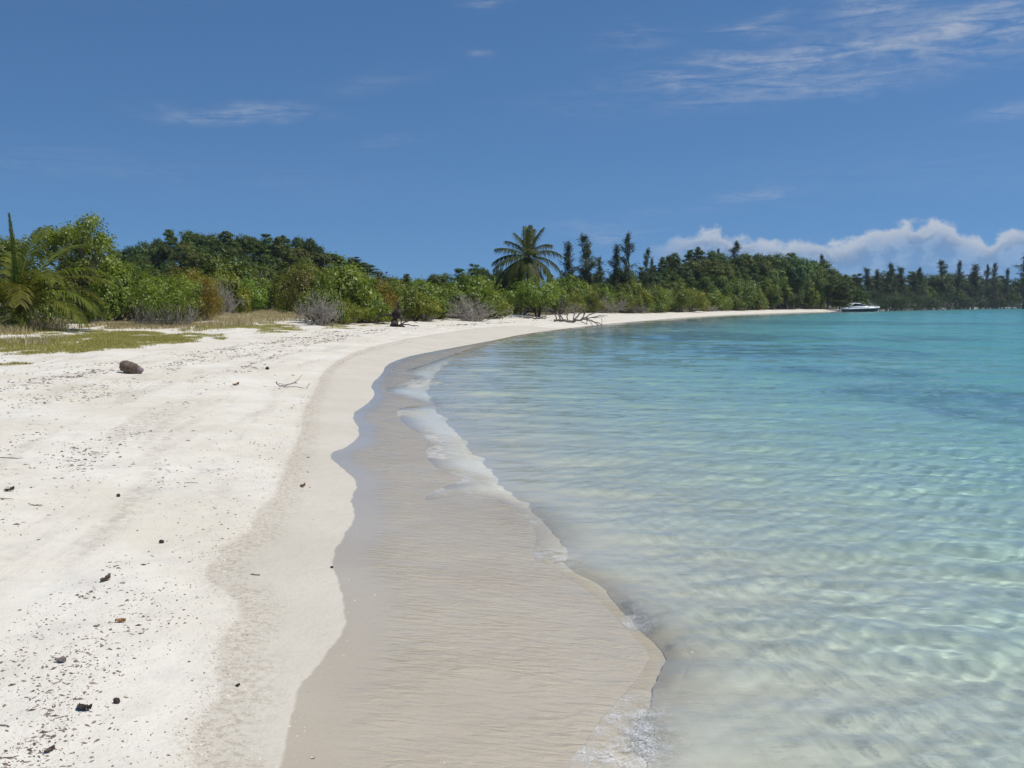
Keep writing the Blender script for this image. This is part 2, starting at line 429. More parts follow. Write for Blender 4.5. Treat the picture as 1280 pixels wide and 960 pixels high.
def mat_water():
    m, nt = nodes('sea_water'); t = NT(nt)
    P = t.pos()
    dep = t.m('MAXIMUM', t.attr('depth'), 0.0)
    foam = t.attr('foam')
    # short ripples on top of the modelled waves
    W1 = t.n('ShaderNodeMapping', ins={'Vector': P, 'Rotation': (0, 0, R(-12)), 'Scale': (0.42, 1.0, 1.0)}).outputs[0]
    W2 = t.n('ShaderNodeMapping', ins={'Vector': P, 'Rotation': (0, 0, R(17)), 'Scale': (0.5, 1.0, 1.0)}).outputs[0]
    far = t.mr(t.attr('shore_d'), -3.0, -30.0)
    r1 = t.m('MULTIPLY', t.noise(W1, 5.5, 4.0, 0.55, 0.3), 0.017)
    r2 = t.m('MULTIPLY', t.noise(W2, 1.3, 5.0, 0.58, 0.4), t.m('MULTIPLY_ADD', far, 0.30, 0.014))
    r3 = t.m('MULTIPLY', t.noise(t.scale(P, (0.45, 1.0, 1.0)), 0.30, 4.0, 0.6), t.m('MULTIPLY', far, 0.45))
    fo = t.noise(P, 48.0, 5.0, 0.75)
    r4 = t.m('MULTIPLY', fo, t.m('MULTIPLY', foam, 0.05))
    h = t.m('ADD', t.m('ADD', r1, r2), t.m('ADD', r3, r4))
    shallow = t.mr(dep, 0.0, 0.12, 0.25, 1.0)
    bp = t.n('ShaderNodeBump', ins={'Strength': shallow, 'Distance': 1.0, 'Height': h})
    nrm = bp.outputs[0]
    # tint of the water column below this point (Beer's law)
    def att(k): return t.m('EXPONENT', t.m('MULTIPLY', dep, -k))
    cc = t.n('ShaderNodeCombineColor'); 
    for i, k in enumerate((WATER_K)): t.put(cc.inputs[i], att(k))
    refr = t.n('ShaderNodeBsdfRefraction', ins={'Color': cc.outputs[0], 'Roughness': 0.0, 'IOR': 1.333, 'Normal': nrm})
    film = t.m('GREATER_THAN', t.m('MULTIPLY_ADD', t.m('SUBTRACT', t.noise(P, 6.0, 2.0, 0.5), 0.5), 0.012, dep), 0.027)
    clear = t.n('ShaderNodeBsdfTransparent', ins={'Color': cc.outputs[0]})
    thin = t.n('ShaderNodeMixShader', ins={0: film}); nt.links.new(clear.outputs[0], thin.inputs[1]); nt.links.new(refr.outputs[0], thin.inputs[2])
    body = t.n('ShaderNodeBsdfDiffuse', ins={'Color': (*WATER_BODY, 1)})
    mb = t.n('ShaderNodeMixShader', ins={0: t.m('SUBTRACT', 1.0, att(WATER_SCAT))}); nt.links.new(thin.outputs[0], mb.inputs[1]); nt.links.new(body.outputs[0], mb.inputs[2])
    glo = t.n('ShaderNodeBsdfGlossy', ins={'Color': (1, 1, 1, 1), 'Roughness': t.m('MULTIPLY_ADD', far, 0.07, 0.02), 'Normal': nrm})
    fr = t.n('ShaderNodeFresnel', ins={'IOR': 1.333, 'Normal': nrm})
    ms = t.n('ShaderNodeMixShader', ins={0: fr.outputs[0]}); nt.links.new(mb.outputs[0], ms.inputs[1]); nt.links.new(glo.outputs[0], ms.inputs[2])
    # bubbles and foam
    fm = t.m('MULTIPLY', foam, t.mr(t.noise(P, 90.0, 5.0, 0.78), 0.44, 0.60))
    fm = t.m('MULTIPLY', fm, t.mr(t.noise(P, 5.0, 4.0, 0.6), 0.35, 0.6))
    fb = t.n('ShaderNodeBsdfPrincipled', ins={'Base Color': (0.80, 0.79, 0.75, 1), 'Roughness': 0.25, 'Specular IOR Level': 0.5, 'Normal': nrm})
    mf = t.n('ShaderNodeMixShader', ins={0: t.m('MULTIPLY_ADD', t.m('MULTIPLY', foam, t.mr(t.noise(P, 14.0, 5.0, 0.7), 0.42, 0.62)), 0.26, t.m('MULTIPLY', fm, 0.85), clamp=True)}); nt.links.new(ms.outputs[0], mf.inputs[1]); nt.links.new(fb.outputs[0], mf.inputs[2])
    t.out(mf.outputs[0])
    return m


SKY_MUL = (0.79, 1.10, 1.30)
CLOUD_HI = (7.2, 7.6, 8.2)
CLOUD_LO = (2.5, 3.6, 5.5)
CIRRUS = (5.4, 6.0, 7.2)
WATER_K = (0.48, 0.09, 0.075)
WATER_BODY = (0.15, 0.42, 0.50)
WATER_SCAT = 0.16

# ------------------------------------------------------------------ ground and water sheets
def polar_grid(az, r):
    A, Rr = np.meshgrid(az, r)
    x = np.sin(A) * Rr; y = np.cos(A) * Rr
    nr, na = A.shape
    i = np.arange(nr - 1)[:, None] * na; j = np.arange(na - 1)[None, :]
    Q = np.stack([i + j, i + j + 1, i + na + j + 1, i + na + j], -1).reshape(-1, 4)
    return x.ravel(), y.ravel(), Q, Rr.ravel()


def azimuths(lo, hi, step, rest):
    return np.radians(np.concatenate([np.arange(-180, lo, rest), np.arange(lo, hi, step), np.arange(hi, 180.01, rest)]))


def geom(a, b, q):
    return a * np.exp(np.arange(0, math.log(b / a), q))


r_t = np.concatenate([geom(0.3, 3.2, 0.08), geom(3.2, 40, 0.008), geom(40, 900, 0.012), geom(900, 9000, 0.08), [9000]])
x, y, Q, _ = polar_grid(azimuths(-38, 40, 0.13, 4.0), r_t)
d, z = height(x, y, True)
fd = poly_sd(x, y, F_LINE, F_POLY); wd = poly_sd(x, y, W_LINE, W_POLY); gd = poly_sd(x, y, G_LINE, G_POLY)
vf_w = ground_hit(*zip(*VF))[:, :2]


def veg_front_y(x, y):
    """how far (m) behind the front of the vegetation a point lies, by azimuth"""
    az = np.arctan2(x, y); rr = np.hypot(x, y)
    a0 = np.arctan2(vf_w[:, 0], vf_w[:, 1]); r0 = np.hypot(vf_w[:, 0], vf_w[:, 1])
    return rr - np.interp(az, a0, r0)


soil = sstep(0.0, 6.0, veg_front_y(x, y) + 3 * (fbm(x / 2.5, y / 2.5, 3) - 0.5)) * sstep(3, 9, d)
weed = np.zeros_like(x)
for px, py, wx, wy, s in [(1180, 535, 150, 26, 1.0), (1060, 500, 150, 18, 0.7), (1260, 570, 90, 22, 1.0), (1010, 460, 220, 16, 0.75), (860, 436, 160, 12, 0.8), (1120, 440, 200, 9, 0.6), (800, 418, 120, 6, 0.8), (960, 412, 200, 5, 0.8), (1180, 415, 160, 5, 0.6), (900, 560, 90, 14, 0.35)]:
    c = at_plane(px, py, -1.0); ax = wx / FPX * c[1]; ay = c[1] * wy / (py - HORIZ)
    weed = np.maximum(weed, s * np.exp(-((x - c[0]) / ax) ** 2 - ((y - c[1]) / ay) ** 2))
weed = sstep(0.30, 0.62, weed * (0.25 + 1.5 * fbm(x / 2.6, y / 4.5, 61, 4))) * sstep(-1.5, -4.0, d)
me = mesh_np('beach', np.stack([x, y, z], -1), [Q], {'weed': weed, 'wet_d': wd, 'front_d': fd, 'grit_d': gd, 'shore_d': d, 'soil': soil, 'litter': sstep(15, 40, veg_front_y(x, y))}, True)
sand = link('beach', me, mat_sand()); tag(sand, 'pale coral sand beach running under the sea and the scrub', None, None, 'structure')

# waves
comps = []
wr_ = np.random.default_rng(4)
for lam, amp, spread in [(3.2, 0.011, 12), (2.4, 0.010, 14), (1.9, 0.009, 15), (1.5, 0.0085, 16), (1.15, 0.0068, 18), (0.95, 0.0058, 18), (0.8, 0.0050, 20), (0.66, 0.0044, 22), (0.55, 0.0040, 24),
                         (0.46, 0.0034, 26), (0.38, 0.0028, 28), (0.31, 0.0021, 30), (0.26, 0.0015, 32), (0.20, 0.0010, 34)]:
    for k in range(2):
        a = R(80 + wr_.normal() * spread)
        comps.append((lam * (0.9 + 0.2 * wr_.random()), amp * 0.8, math.cos(a), math.sin(a), wr_.random() * 6.28))


def waves(x, y, cell):
    wx = x + 0.35 * (fbm(x / 2.0, y / 2.0, 77, 2) - 0.5); wy = y + 0.35 * (fbm(x / 2.2, y / 1.7, 78, 2) - 0.5)
    h = np.zeros_like(x)
    for lam, a, cx, cy, ph in comps:
        k = 2 * math.pi / lam
        s = np.sin(k * (wx * cx + wy * cy) + ph)
        h += a * (s + 0.25 * np.cos(2 * (k * (wx * cx + wy * cy) + ph))) * sstep(0.42, 0.2, cell / lam)
    g = 0.55 + 0.9 * fbm(x / 3.5, y / 3.5, 79, 2)
    return h * g


def swell(x, y, d):
    """longer chop that only stands up away from the beach, in gusty patches"""
    r_ = np.random.default_rng(9); h = np.zeros_like(x)
    for lam, amp in [(13, 0.030), (9, 0.032), (6.5, 0.030), (4.8, 0.026), (3.6, 0.020)]:
        for k in range(3):
            a = R(82 + r_.normal() * 18); kk = 2 * math.pi / (lam * (0.85 + 0.3 * r_.random()))
            h += amp * 0.6 * np.sin(kk * (x * math.cos(a) + y * math.sin(a)) + r_.random() * 6.28 + 1.5 * fbm(x / 9, y / 9, 90, 2))
    return h * sstep(4, 45, -d) * (0.35 + 1.3 * fbm(x / 22, y / 16, 95, 3))


r_w = np.concatenate([geom(1.2, 3.4, 0.02), geom(3.4, 36, 0.0042), geom(36, 130, 0.008), geom(130, 420, 0.009), geom(420, 900, 0.02), geom(900, 9000, 0.1), [9000]])
x, y, Q, rr = polar_grid(np.radians(np.concatenate([np.arange(-14, 34, 0.075), np.arange(34, 60, 0.5), np.arange(60, 180.1, 4)])), r_w)
d, zb = height(x, y, True)
keep = d < 1.6
sf = np.full(x.shape, -9.0)
sf[keep] = -poly_sd(x[keep], y[keep], F_LINE, F_POLY)       # positive inside the water
sf[~keep] = -d[~keep]
cell = rr * 0.0042
cell = np.where(rr > 36, rr * 0.008, cell)
wv = waves(x, y, cell) + swell(x, y, d)
film = 0.012 * np.tanh(np.maximum(sf, 0) / 0.16) + 0.014 * np.exp(-((sf - 0.14) / 0.08) ** 2) * np.clip(1.6 * fbm(x / 0.5, y / 0.5, 55, 2) - 0.5, 0, 1.0) * sstep(0, 0.1, sf)
zin = np.maximum(wv * sstep(0.0, 0.16, np.maximum(-zb, 0) + 0.02), zb + film)
zin = zb + (zin - zb) * sstep(-0.05, 0.30, sf)
zw = np.where(sf > 0, zin, zb - 0.010 * np.tanh(-sf / 0.12))
used = sf > -0.12
dep = np.maximum(zw - zb, 0)
nb = fbm(x / 0.8, y / 0.8, 66, 3)
fo = np.exp(-np.maximum(sf, 0) / 0.16) * sstep(0.45, 0.62, nb) * 0.9
# churned patches behind some stretches of the swash front
for (px, py, rad, s) in [(775, 885, 0.20, 1.2), (740, 925, 0.22, 0.9), (770, 945, 0.25, 0.7), (690, 695, 0.22, 1.0), (560, 615, 0.45, 0.9), (552, 570, 0.45, 1.0), (545, 552, 0.4, 0.9), (520, 520, 0.5, 0.8), (520, 480, 0.8, 0.9), (508, 462, 0.9, 0.7), (900, 712, 0.03, 0.0)]:
    c = at_plane(px, py)
    fo += s * np.exp(-(((x - c[0]) / rad) ** 2 + ((y - c[1]) / (rad * 1.6)) ** 2))
fo = fo * sstep(0.34, 0.56, fbm(x / 0.55, y / 0.9, 68, 3))
fo = np.clip(fo * 1.15, 0, 1) * (sf > 0) * sstep(60, 25, rr)
qk = used[Q].any(1)
Q = Q[qk]
idx = np.unique(Q); remap = np.full(len(x), -1); remap[idx] = np.arange(len(idx))
me = mesh_np('sea_water', np.stack([x, y, zw], -1)[idx], [remap[Q]], {'depth': dep[idx], 'foam': fo[idx], 'front_d': sf[idx], 'shore_d': d[idx]}, True)
sea = link('sea_water', me, mat_water()); tag(sea, 'clear turquoise sea water lapping the beach', None, None, 'structure')
sand.cycles.is_caustics_receiver = True
sea.cycles.is_caustics_caster = True

# ------------------------------------------------------------------ plant library
def limb(g, a, b, r0, r1, bend=0.15, n=5, sides=5, tint=0.5):
    a = np.asarray(a, float); b = np.asarray(b, float)
    L = np.linalg.norm(b - a); off = rng.normal(size=3) * L * bend
    tt = np.linspace(0, 1, n)[:, None]
    P = a + (b - a) * tt + off * np.sin(np.pi * tt) + rng.normal(size=(n, 3)) * L * 0.02 * (tt > 0) * (tt < 1)
    g.tube(P, np.linspace(r0, r1, n), sides, tint)
    return P


def crown(g, lobes, n, size, nclump, sd, up=0.55, aspect=0.5, inner=0.15, tint0=0.0, droop=0.0):
    lobes = np.asarray(lobes, float)
    wgt = lobes[:, 3] * lobes[:, 4] + lobes[:, 3] * lobes[:, 5]; wgt = wgt / wgt.sum()
    li = rng.choice(len(lobes), nclump, p=wgt)
    D = rand_dir(nclump, 0.45)
    C = lobes[li, :3] + D * lobes[li, 3:] * (0.72 + 0.36 * rng.random((nclump, 1)))
    ci = rng.integers(0, nclump, n)
    dd = D[ci]
    P = C[ci] + rng.normal(size=(n, 3)) * np.asarray(sd) * (0.6 + 0.8 * rng.random((nclump, 1)))[ci]
    k = rng.random(n) < inner
    P[k] = lobes[li[ci[k]], :3] + (P[k] - lobes[li[ci[k]], :3]) * rng.random((k.sum(), 1)) ** 0.5
    N = unit(dd * 1.0 + np.array([0, 0, up * 0.5]) + rng.normal(size=(n, 3)) * 0.36)
    ct = rng.random(nclump)
    tint = np.clip(tint0 + 0.55 * ct[ci] + 0.45 * rng.random(n), 0, 1)
    sz = size * (0.65 + 0.7 * rng.random(n))
    P[:, 2] = np.maximum(P[:, 2], 0.03)
    leaves(g, P, N, sz, aspect, tint=tint, tip=0.15)


def blob_lobes(W, H, n, flat=1.0, base=0.35):
    L = [(0, 0, H * 0.55, W * 0.30, W * 0.30, H * 0.40)]
    for _ in range(n):
        a = rng.random() * 6.283; q = 0.5 * W * (0.35 + 0.5 * rng.random())
        zc = H * (base + (0.86 - base) * rng.random() * (1 - 0.5 * q / (0.5 * W)))
        r = W * (0.13 + 0.10 * rng.random())
        L.append((q * math.cos(a), q * math.sin(a), min(zc, H - r * 0.7), r, r, r * 0.75 * flat))
    return L


LIB = {}


def reg(kind, H, W, parts): LIB.setdefault(kind, []).append((H, W, parts))


for i in range(5):                                     # broad-leaved shore shrub
    H, W = 2.2, 3.4
    g = Geo(); L = blob_lobes(W, H, 9 + i % 3, 1.0, 0.18)
    crown(g, L, 5600, 0.155, 300, 0.12, up=0.7, aspect=0.5)
    b = Geo()
    for l in L[1:]: limb(b, (rng.normal() * 0.1, rng.normal() * 0.1, -0.1), (l[0] * 0.8, l[1] * 0.8, l[2]), 0.045, 0.012, 0.12)
    reg('shrub', H, W, [('foliage', g.mesh('shrub_foliage'), 'leaf_bush'), ('branches', b.mesh('shrub_branches'), 'bark')])
for i in range(3):                                     # small-leaved bush, finer
    H, W = 1.8, 2.8
    g = Geo(); L = blob_lobes(W, H, 10, 0.9, 0.15)
    crown(g, L, 6500, 0.085, 420, 0.10, up=0.5, aspect=0.4)
    b = Geo()
    for l in L[1:]: limb(b, (rng.normal() * 0.1, rng.normal() * 0.1, -0.1), (l[0] * 0.85, l[1] * 0.85, l[2]), 0.03, 0.008, 0.12)
    reg('bush', H, W, [('foliage', g.mesh('bush_foliage'), 'leaf_bush'), ('branches', b.mesh('bush_branches'), 'bark')])
for i in range(3):                                     # bush with a dry twiggy skirt
    H, W = 2.2, 3.6
    g = Geo(); L = blob_lobes(W, H, 10, 0.9, 0.40)
    crown(g, [(a, b_, max(c, 0.85), d, e, f * 0.85) for a, b_, c, d, e, f in L], 5600, 0.11, 320, 0.11, up=0.6, aspect=0.45)
    b = Geo()
    for _ in range(150):
        a = rng.random() * 6.283; q = W * 0.5 * rng.random() ** 0.5
        p = np.array([q * math.cos(a), q * math.sin(a), 0.0]) * 0.75
        limb(b, p - [0, 0, 0.05], p * 1.25 + rng.normal(size=3) * 0.12 + [0, 0, 0.45 + 0.6 * rng.random()], 0.014, 0.005, 0.15, 4, 3, rng.random())
    reg('skirted', H, W, [('foliage', g.mesh('skirted_foliage'), 'leaf_bush'), ('twigs', b.mesh('skirted_twigs'), 'dead_twig')])
rng = np.random.default_rng(505)
for i in range(2):                                     # loose tree with visible limbs
    H, W = 5.6, 5.0
    g = Geo(); t_ = Geo(); L = []
    for s in range(4):
        a = s * 1.57 + rng.random() * 0.8; r = 0.35 + 0.3 * rng.random()
        limb(t_, (r * 0.3 * math.cos(a), r * 0.3 * math.sin(a), -0.2), (r * math.cos(a), r * math.sin(a), 2.2), 0.11, 0.075, 0.06, 6, 7)
        for q in range(8):
            b_ = a + rng.normal() * 0.9; zz = 1.3 + 3.6 * rng.random(); rr_ = (0.5 + 1.7 * rng.random()) * (1.25 - abs(zz - 3.0) / 3.5)
            e = np.array([rr_ * math.cos(b_), rr_ * math.sin(b_), zz])
            limb(t_, (r * math.cos(a) * 0.7, r * math.sin(a) * 0.7, min(zz - 0.4, 1.4 + 0.6 * rng.random())), e, 0.05, 0.014, 0.10, 6, 5)
            s_ = 0.42 + 0.30 * rng.random()
            L.append((*e, s_, s_, s_ * 0.6))
            for u in range(2):
                e2 = e + np.clip(rng.normal(size=3), -1.4, 1.4) * [0.5, 0.5, 0.25]; e2[2] = min(e2[2], 5.0)
                limb(t_, e * 0.8 + np.array([0, 0, zz * 0.15]), e2, 0.018, 0.007, 0.1, 4, 3)
                L.append((*e2, s_ * 0.6, s_ * 0.6, s_ * 0.4))
    crown(g, L, 15000, 0.14, 820, 0.15, up=0.6, aspect=0.5, tint0=0.05)
    reg('loose_tree', H, W, [('crown', g.mesh('loose_crown'), 'leaf_bush'), ('trunk', t_.mesh('loose_trunk'), 'bark')])
rng = np.random.default_rng(606)
for i in range(6):                                     # dense round-crowned tree
    H, W = 6.0, 6.6
    g = Geo(); t_ = Geo(); L = blob_lobes(W, H, 9 + i % 4, 1.0, 0.32)
    crown(g, L, 8000, 0.31, 330, 0.24, up=0.75, aspect=0.65, inner=0.22)
    P = limb(t_, (0, 0, -7.0), (rng.normal() * 0.3, rng.normal() * 0.3, 3.0), 0.20, 0.13, 0.05, 6, 7)
    for l in L[1:]: limb(t_, P[3 + int(rng.random() * 3)], (l[0] * 0.9, l[1] * 0.9, l[2]), 0.07, 0.02, 0.08, 5, 5)
    reg('round_tree', H, W, [('crown', g.mesh('round_crown'), 'leaf_tree'), ('trunk', t_.mesh('round_trunk'), 'bark')])
for i in range(3):                                     # tree with flat storeys of branches
    H, W = 7.0, 7.0
    g = Geo(); t_ = Geo(); L = []
    limb(t_, (0, 0, -7.0), (0.1, 0.1, 6.6), 0.18, 0.05, 0.02, 10, 6)
    for zc in np.arange(1.6, 6.9, 0.85):
        m = 0.5 * W * (1.05 - 0.11 * zc) * (0.85 + 0.3 * rng.random())
        for q in range(6):
            a = rng.random() * 6.283; rr_ = m * (0.35 + 0.55 * rng.random())
            L.append((rr_ * math.cos(a), rr_ * math.sin(a), zc + rng.normal() * 0.12, m * 0.40, m * 0.40, 0.30))
            limb(t_, (0, 0, zc - 0.35), L[-1][:3], 0.05, 0.02, 0.05, 4, 4)
    crown(g, L, 8000, 0.31, 330, (0.26, 0.26, 0.13), up=1.1, aspect=0.65, inner=0.25)
    reg('storeyed_tree', H, W, [('crown', g.mesh('storeyed_crown'), 'leaf_tree'), ('trunk', t_.mesh('storeyed_trunk'), 'bark')])
for i in range(4):                                     # casuarina
    H, W = 12.0, 4.0
    g = Geo(); t_ = Geo()
    lean = rng.normal(size=2) * 0.35
    limb(t_, (0, 0, -0.5), (lean[0], lean[1], H * 0.97), 0.20, 0.03, 0.015, 9, 6)
    Ps = []; Ns = []; Ts = []
    for q in range(100):
        f = 0.14 + 0.85 * rng.random() ** 0.9
        zc = H * f; m = 0.5 * W * (1.04 - f) ** 0.75 * (0.30 + 1.0 * rng.random()) * (0.7 + 0.6 * math.sin(f * 11 + i * 2.1) ** 2)
        a = rng.random() * 6.283
        c0 = np.array([lean[0] * f, lean[1] * f, zc - 0.3]); c1 = np.array([lean[0] * f + m * math.cos(a), lean[1] * f + m * math.sin(a), zc + 0.2 + 0.8 * rng.random()])
        limb(t_, c0, c1, 0.030, 0.010, 0.06, 4, 3)
        k = int(26 + 34 * m / (0.5 * W))
        tt = 0.20 + 0.90 * rng.random((k, 1)) ** 0.8
        Ps.append(c0 + (c1 - c0) * tt + rng.normal(size=(k, 3)) * np.array([0.13, 0.13, 0.18]))
        Ns.append(rng.normal(size=(k, 3)) + [0, 0, 0.4]); Ts.append(rng.normal(size=(k, 3)) * 0.5 + np.array([math.cos(a) * 0.5, math.sin(a) * 0.5, -0.5]))
    Ps = np.vstack(Ps)
    leaves(g, Ps, np.vstack(Ns), 0.42 * (0.6 + 0.8 * rng.random(len(Ps))), 0.15, tang=np.vstack(Ts))
    reg('casuarina', H, W, [('crown', g.mesh('casuarina_crown'), 'leaf_needle'), ('trunk', t_.mesh('casuarina_trunk'), 'bark')])
for i in range(3):                                     # mangrove thicket bush
    H, W = 5.0, 8.5
    g = Geo(); b = Geo(); L = blob_lobes(W, H, 14, 0.9, 0.22)
    crown(g, L, 6500, 0.22, 420, 0.30, up=0.4, aspect=0.4)
    for _ in range(34):
        a = rng.random() * 6.283; q = W * 0.42 * rng.random() ** 0.5
        p = np.array([q * math.cos(a), q * math.sin(a), -1.0])
        limb(b, p, p + [rng.normal() * 0.5, rng.normal() * 0.5, 3.2], 0.07, 0.03, 0.08, 5, 4)
    reg('mangrove', H, W, [('foliage', g.mesh('mangrove_foliage'), 'leaf_needle'), ('stems', b.mesh('mangrove_stems'), 'bark')])
for i in range(3):                                     # bare grey brush
    H, W = 1.6, 2.6
    b = Geo()
    for _ in range(42):
        a = rng.random() * 6.283; el = 0.35 + 1.0 * rng.random(); Lh = 0.8 + 0.75 * rng.random()
        p0 = np.array([rng.normal() * 0.25, rng.normal() * 0.25, -0.04])
        e = p0 + Lh * np.array([math.cos(a) * math.cos(el), math.sin(a) * math.cos(el), math.sin(el)])
        P = limb(b, p0, e, 0.020, 0.008, 0.12, 6, 4, rng.random())
        for q in range(9):
            s = P[2 + int(rng.random() * 4)]
            P2 = limb(b, s, s + unit(e - p0 + rng.normal(size=3) * 0.8) * (0.25 + 0.35 * rng.random()), 0.009, 0.005, 0.15, 4, 3, rng.random())
            limb(b, P2[2], P2[2] + rng.normal(size=3) * 0.16 + [0, 0, 0.06], 0.006, 0.004, 0.1, 3, 3, rng.random())
    reg('dead_bush', H, W, [('twigs', b.mesh('dead_bush_twigs'), 'dead_twig')])


def frond_mesh(L, el0, el1, leaf, n=78, droop=0.5, name='palm_frond', wid=0.034):
    """one feather frond growing along +x from the origin; leaflets hang by DROOP"""
    g = Geo()
    tt = np.linspace(0, 1, 14); el = el0 + (el1 - el0) * tt ** 1.25
    ds = L / 13
    P = np.zeros((14, 3))
    for k in range(1, 14): P[k] = P[k - 1] + ds * np.array([math.cos(el[k]), 0.0, math.sin(el[k])])
    P[:, 1] += 0.05 * L * np.sin(tt * 2.2) * rng.normal() * 0.5
    g.tube(P, np.linspace(0.035, 0.006, 14) * L / 3.5, 5, 1.0)
    V = []; Q = []; T = []; c = 0
    for k in range(n):
        f = 0.14 + 0.85 * k / (n - 1)
        p = np.array([np.interp(f, tt, P[:, i]) for i in range(3)])
        e = np.interp(f, tt, el); tan = np.array([math.cos(e), 0, math.sin(e)]); up = np.array([-math.sin(e), 0, math.cos(e)])
        ln = leaf * (0.35 + 0.9 * math.sin(math.pi * min(1, 0.12 + f * 0.86)) ** 0.7) * (0.85 + 0.3 * rng.random())
        for sgn in (-1, 1):
            dirv = unit(np.array([0, sgn, 0]) * 1.0 + tan * (0.55 + 0.5 * f) + up * 0.15 + rng.normal(size=3) * 0.10)
            m1 = p + dirv * ln * 0.5; e1 = p + dirv * ln * 0.9 + np.array([0, 0, -1]) * ln * droop * (0.6 + 0.8 * rng.random())
            m1 = m1 - np.array([0, 0, 1]) * ln * droop * 0.15
            w_ = np.cross(dirv, up); w_ = unit(w_) * wid * L / 3.5
            V += [p - w_ * 0.5, p + w_ * 0.5, m1 + w_, m1 - w_, e1]
            Q.append((c, c + 1, c + 2, c + 3)); T.append((c + 3, c + 2, c + 4)); c += 5
    g.add(V, Q, T, np.repeat(rng.random(c // 5), 5) * 0.8)
    return g.mesh(name)


def plant(kind, var, x, y, z, sx, sz, rot, color, name, label, cat, group=None, lean=(0, 0)):
    H, W, parts = LIB[kind][var % len(LIB[kind])]
    root = bpy.data.objects.new(name, None); COL.objects.link(root); root.empty_display_size = 0.3
    root.location = (x, y, z); root.rotation_euler = (lean[0], lean[1], rot); root.scale = (sx, sx, sz)
    tag(root, label, cat, group)
    for pn, me_, mk in parts:
        o = link(pn, me_, M[mk], root); o.color = (*color, 1.0)
    return root


def spot(px, dist):
    dx = (px - 640) / FPX / math.cos(PITCH)
    k = dist / math.hypot(1, dx)
    return k * dx, k


def place(kind, px, dist, top, wpx, color, name, label, cat, group=None, var=None, rot=None, lean=(0, 0), sink=0.0):
    x_, y_ = spot(px, dist); z_ = float(height(np.array([x_]), np.array([y_]))[0])
    zt = CH + (HORIZ - top) / FPX * y_ * 1.006
    var = int(rng.integers(0, 100)) if var is None else var
    H, W, _ = LIB[kind][var % len(LIB[kind])]
    hh = max(zt - z_, 0.35)
    sz = hh / (H * 0.97); sx = (wpx * y_ / FPX) / W
    if kind in ('round_tree', 'storeyed_tree'):            # a long trunk reaches down to the ground
        sx = max(sx, 0.55 * sz); sz = min(sz, 1.15 * sx); z_ = zt - H * 0.97 * sz
    elif kind in ('shrub', 'bush'):
        sx = max(sx, 0.62 * sz)
    return plant(kind, var, x_, y_, z_ - sink, sx, sz, rng.random() * 6.283 if rot is None else rot, color, name, label, cat, group, lean)


def vf_dist(px):
    az = np.arctan((px - 640) / FPX)
    a0 = np.arctan2(vf_w[:, 0], vf_w[:, 1]); r0 = np.hypot(vf_w[:, 0], vf_w[:, 1])
    return float(np.interp(az, a0, r0))


def jit(c, s=0.12):
    v = 1 + s * rng.normal(); return tuple(max(0.2, q * v * (1 + 0.05 * rng.normal())) for q in c)


# plant colours (multiply the leaf colour)
GREEN = (1.0, 1.0, 1.0); BRIGHT = (1.15, 1.25, 0.9); YELLOW = (1.45, 1.25, 0.8); DARK = (0.95, 1.02, 0.80); OLIVE = (1.25, 1.0, 0.85); ORANGE = (1.65, 0.95, 0.6); PALE = (1.35, 1.35, 1.3); BLUISH = (0.85, 1.0, 1.15)
GREY = (1.5, 1.45, 1.6)

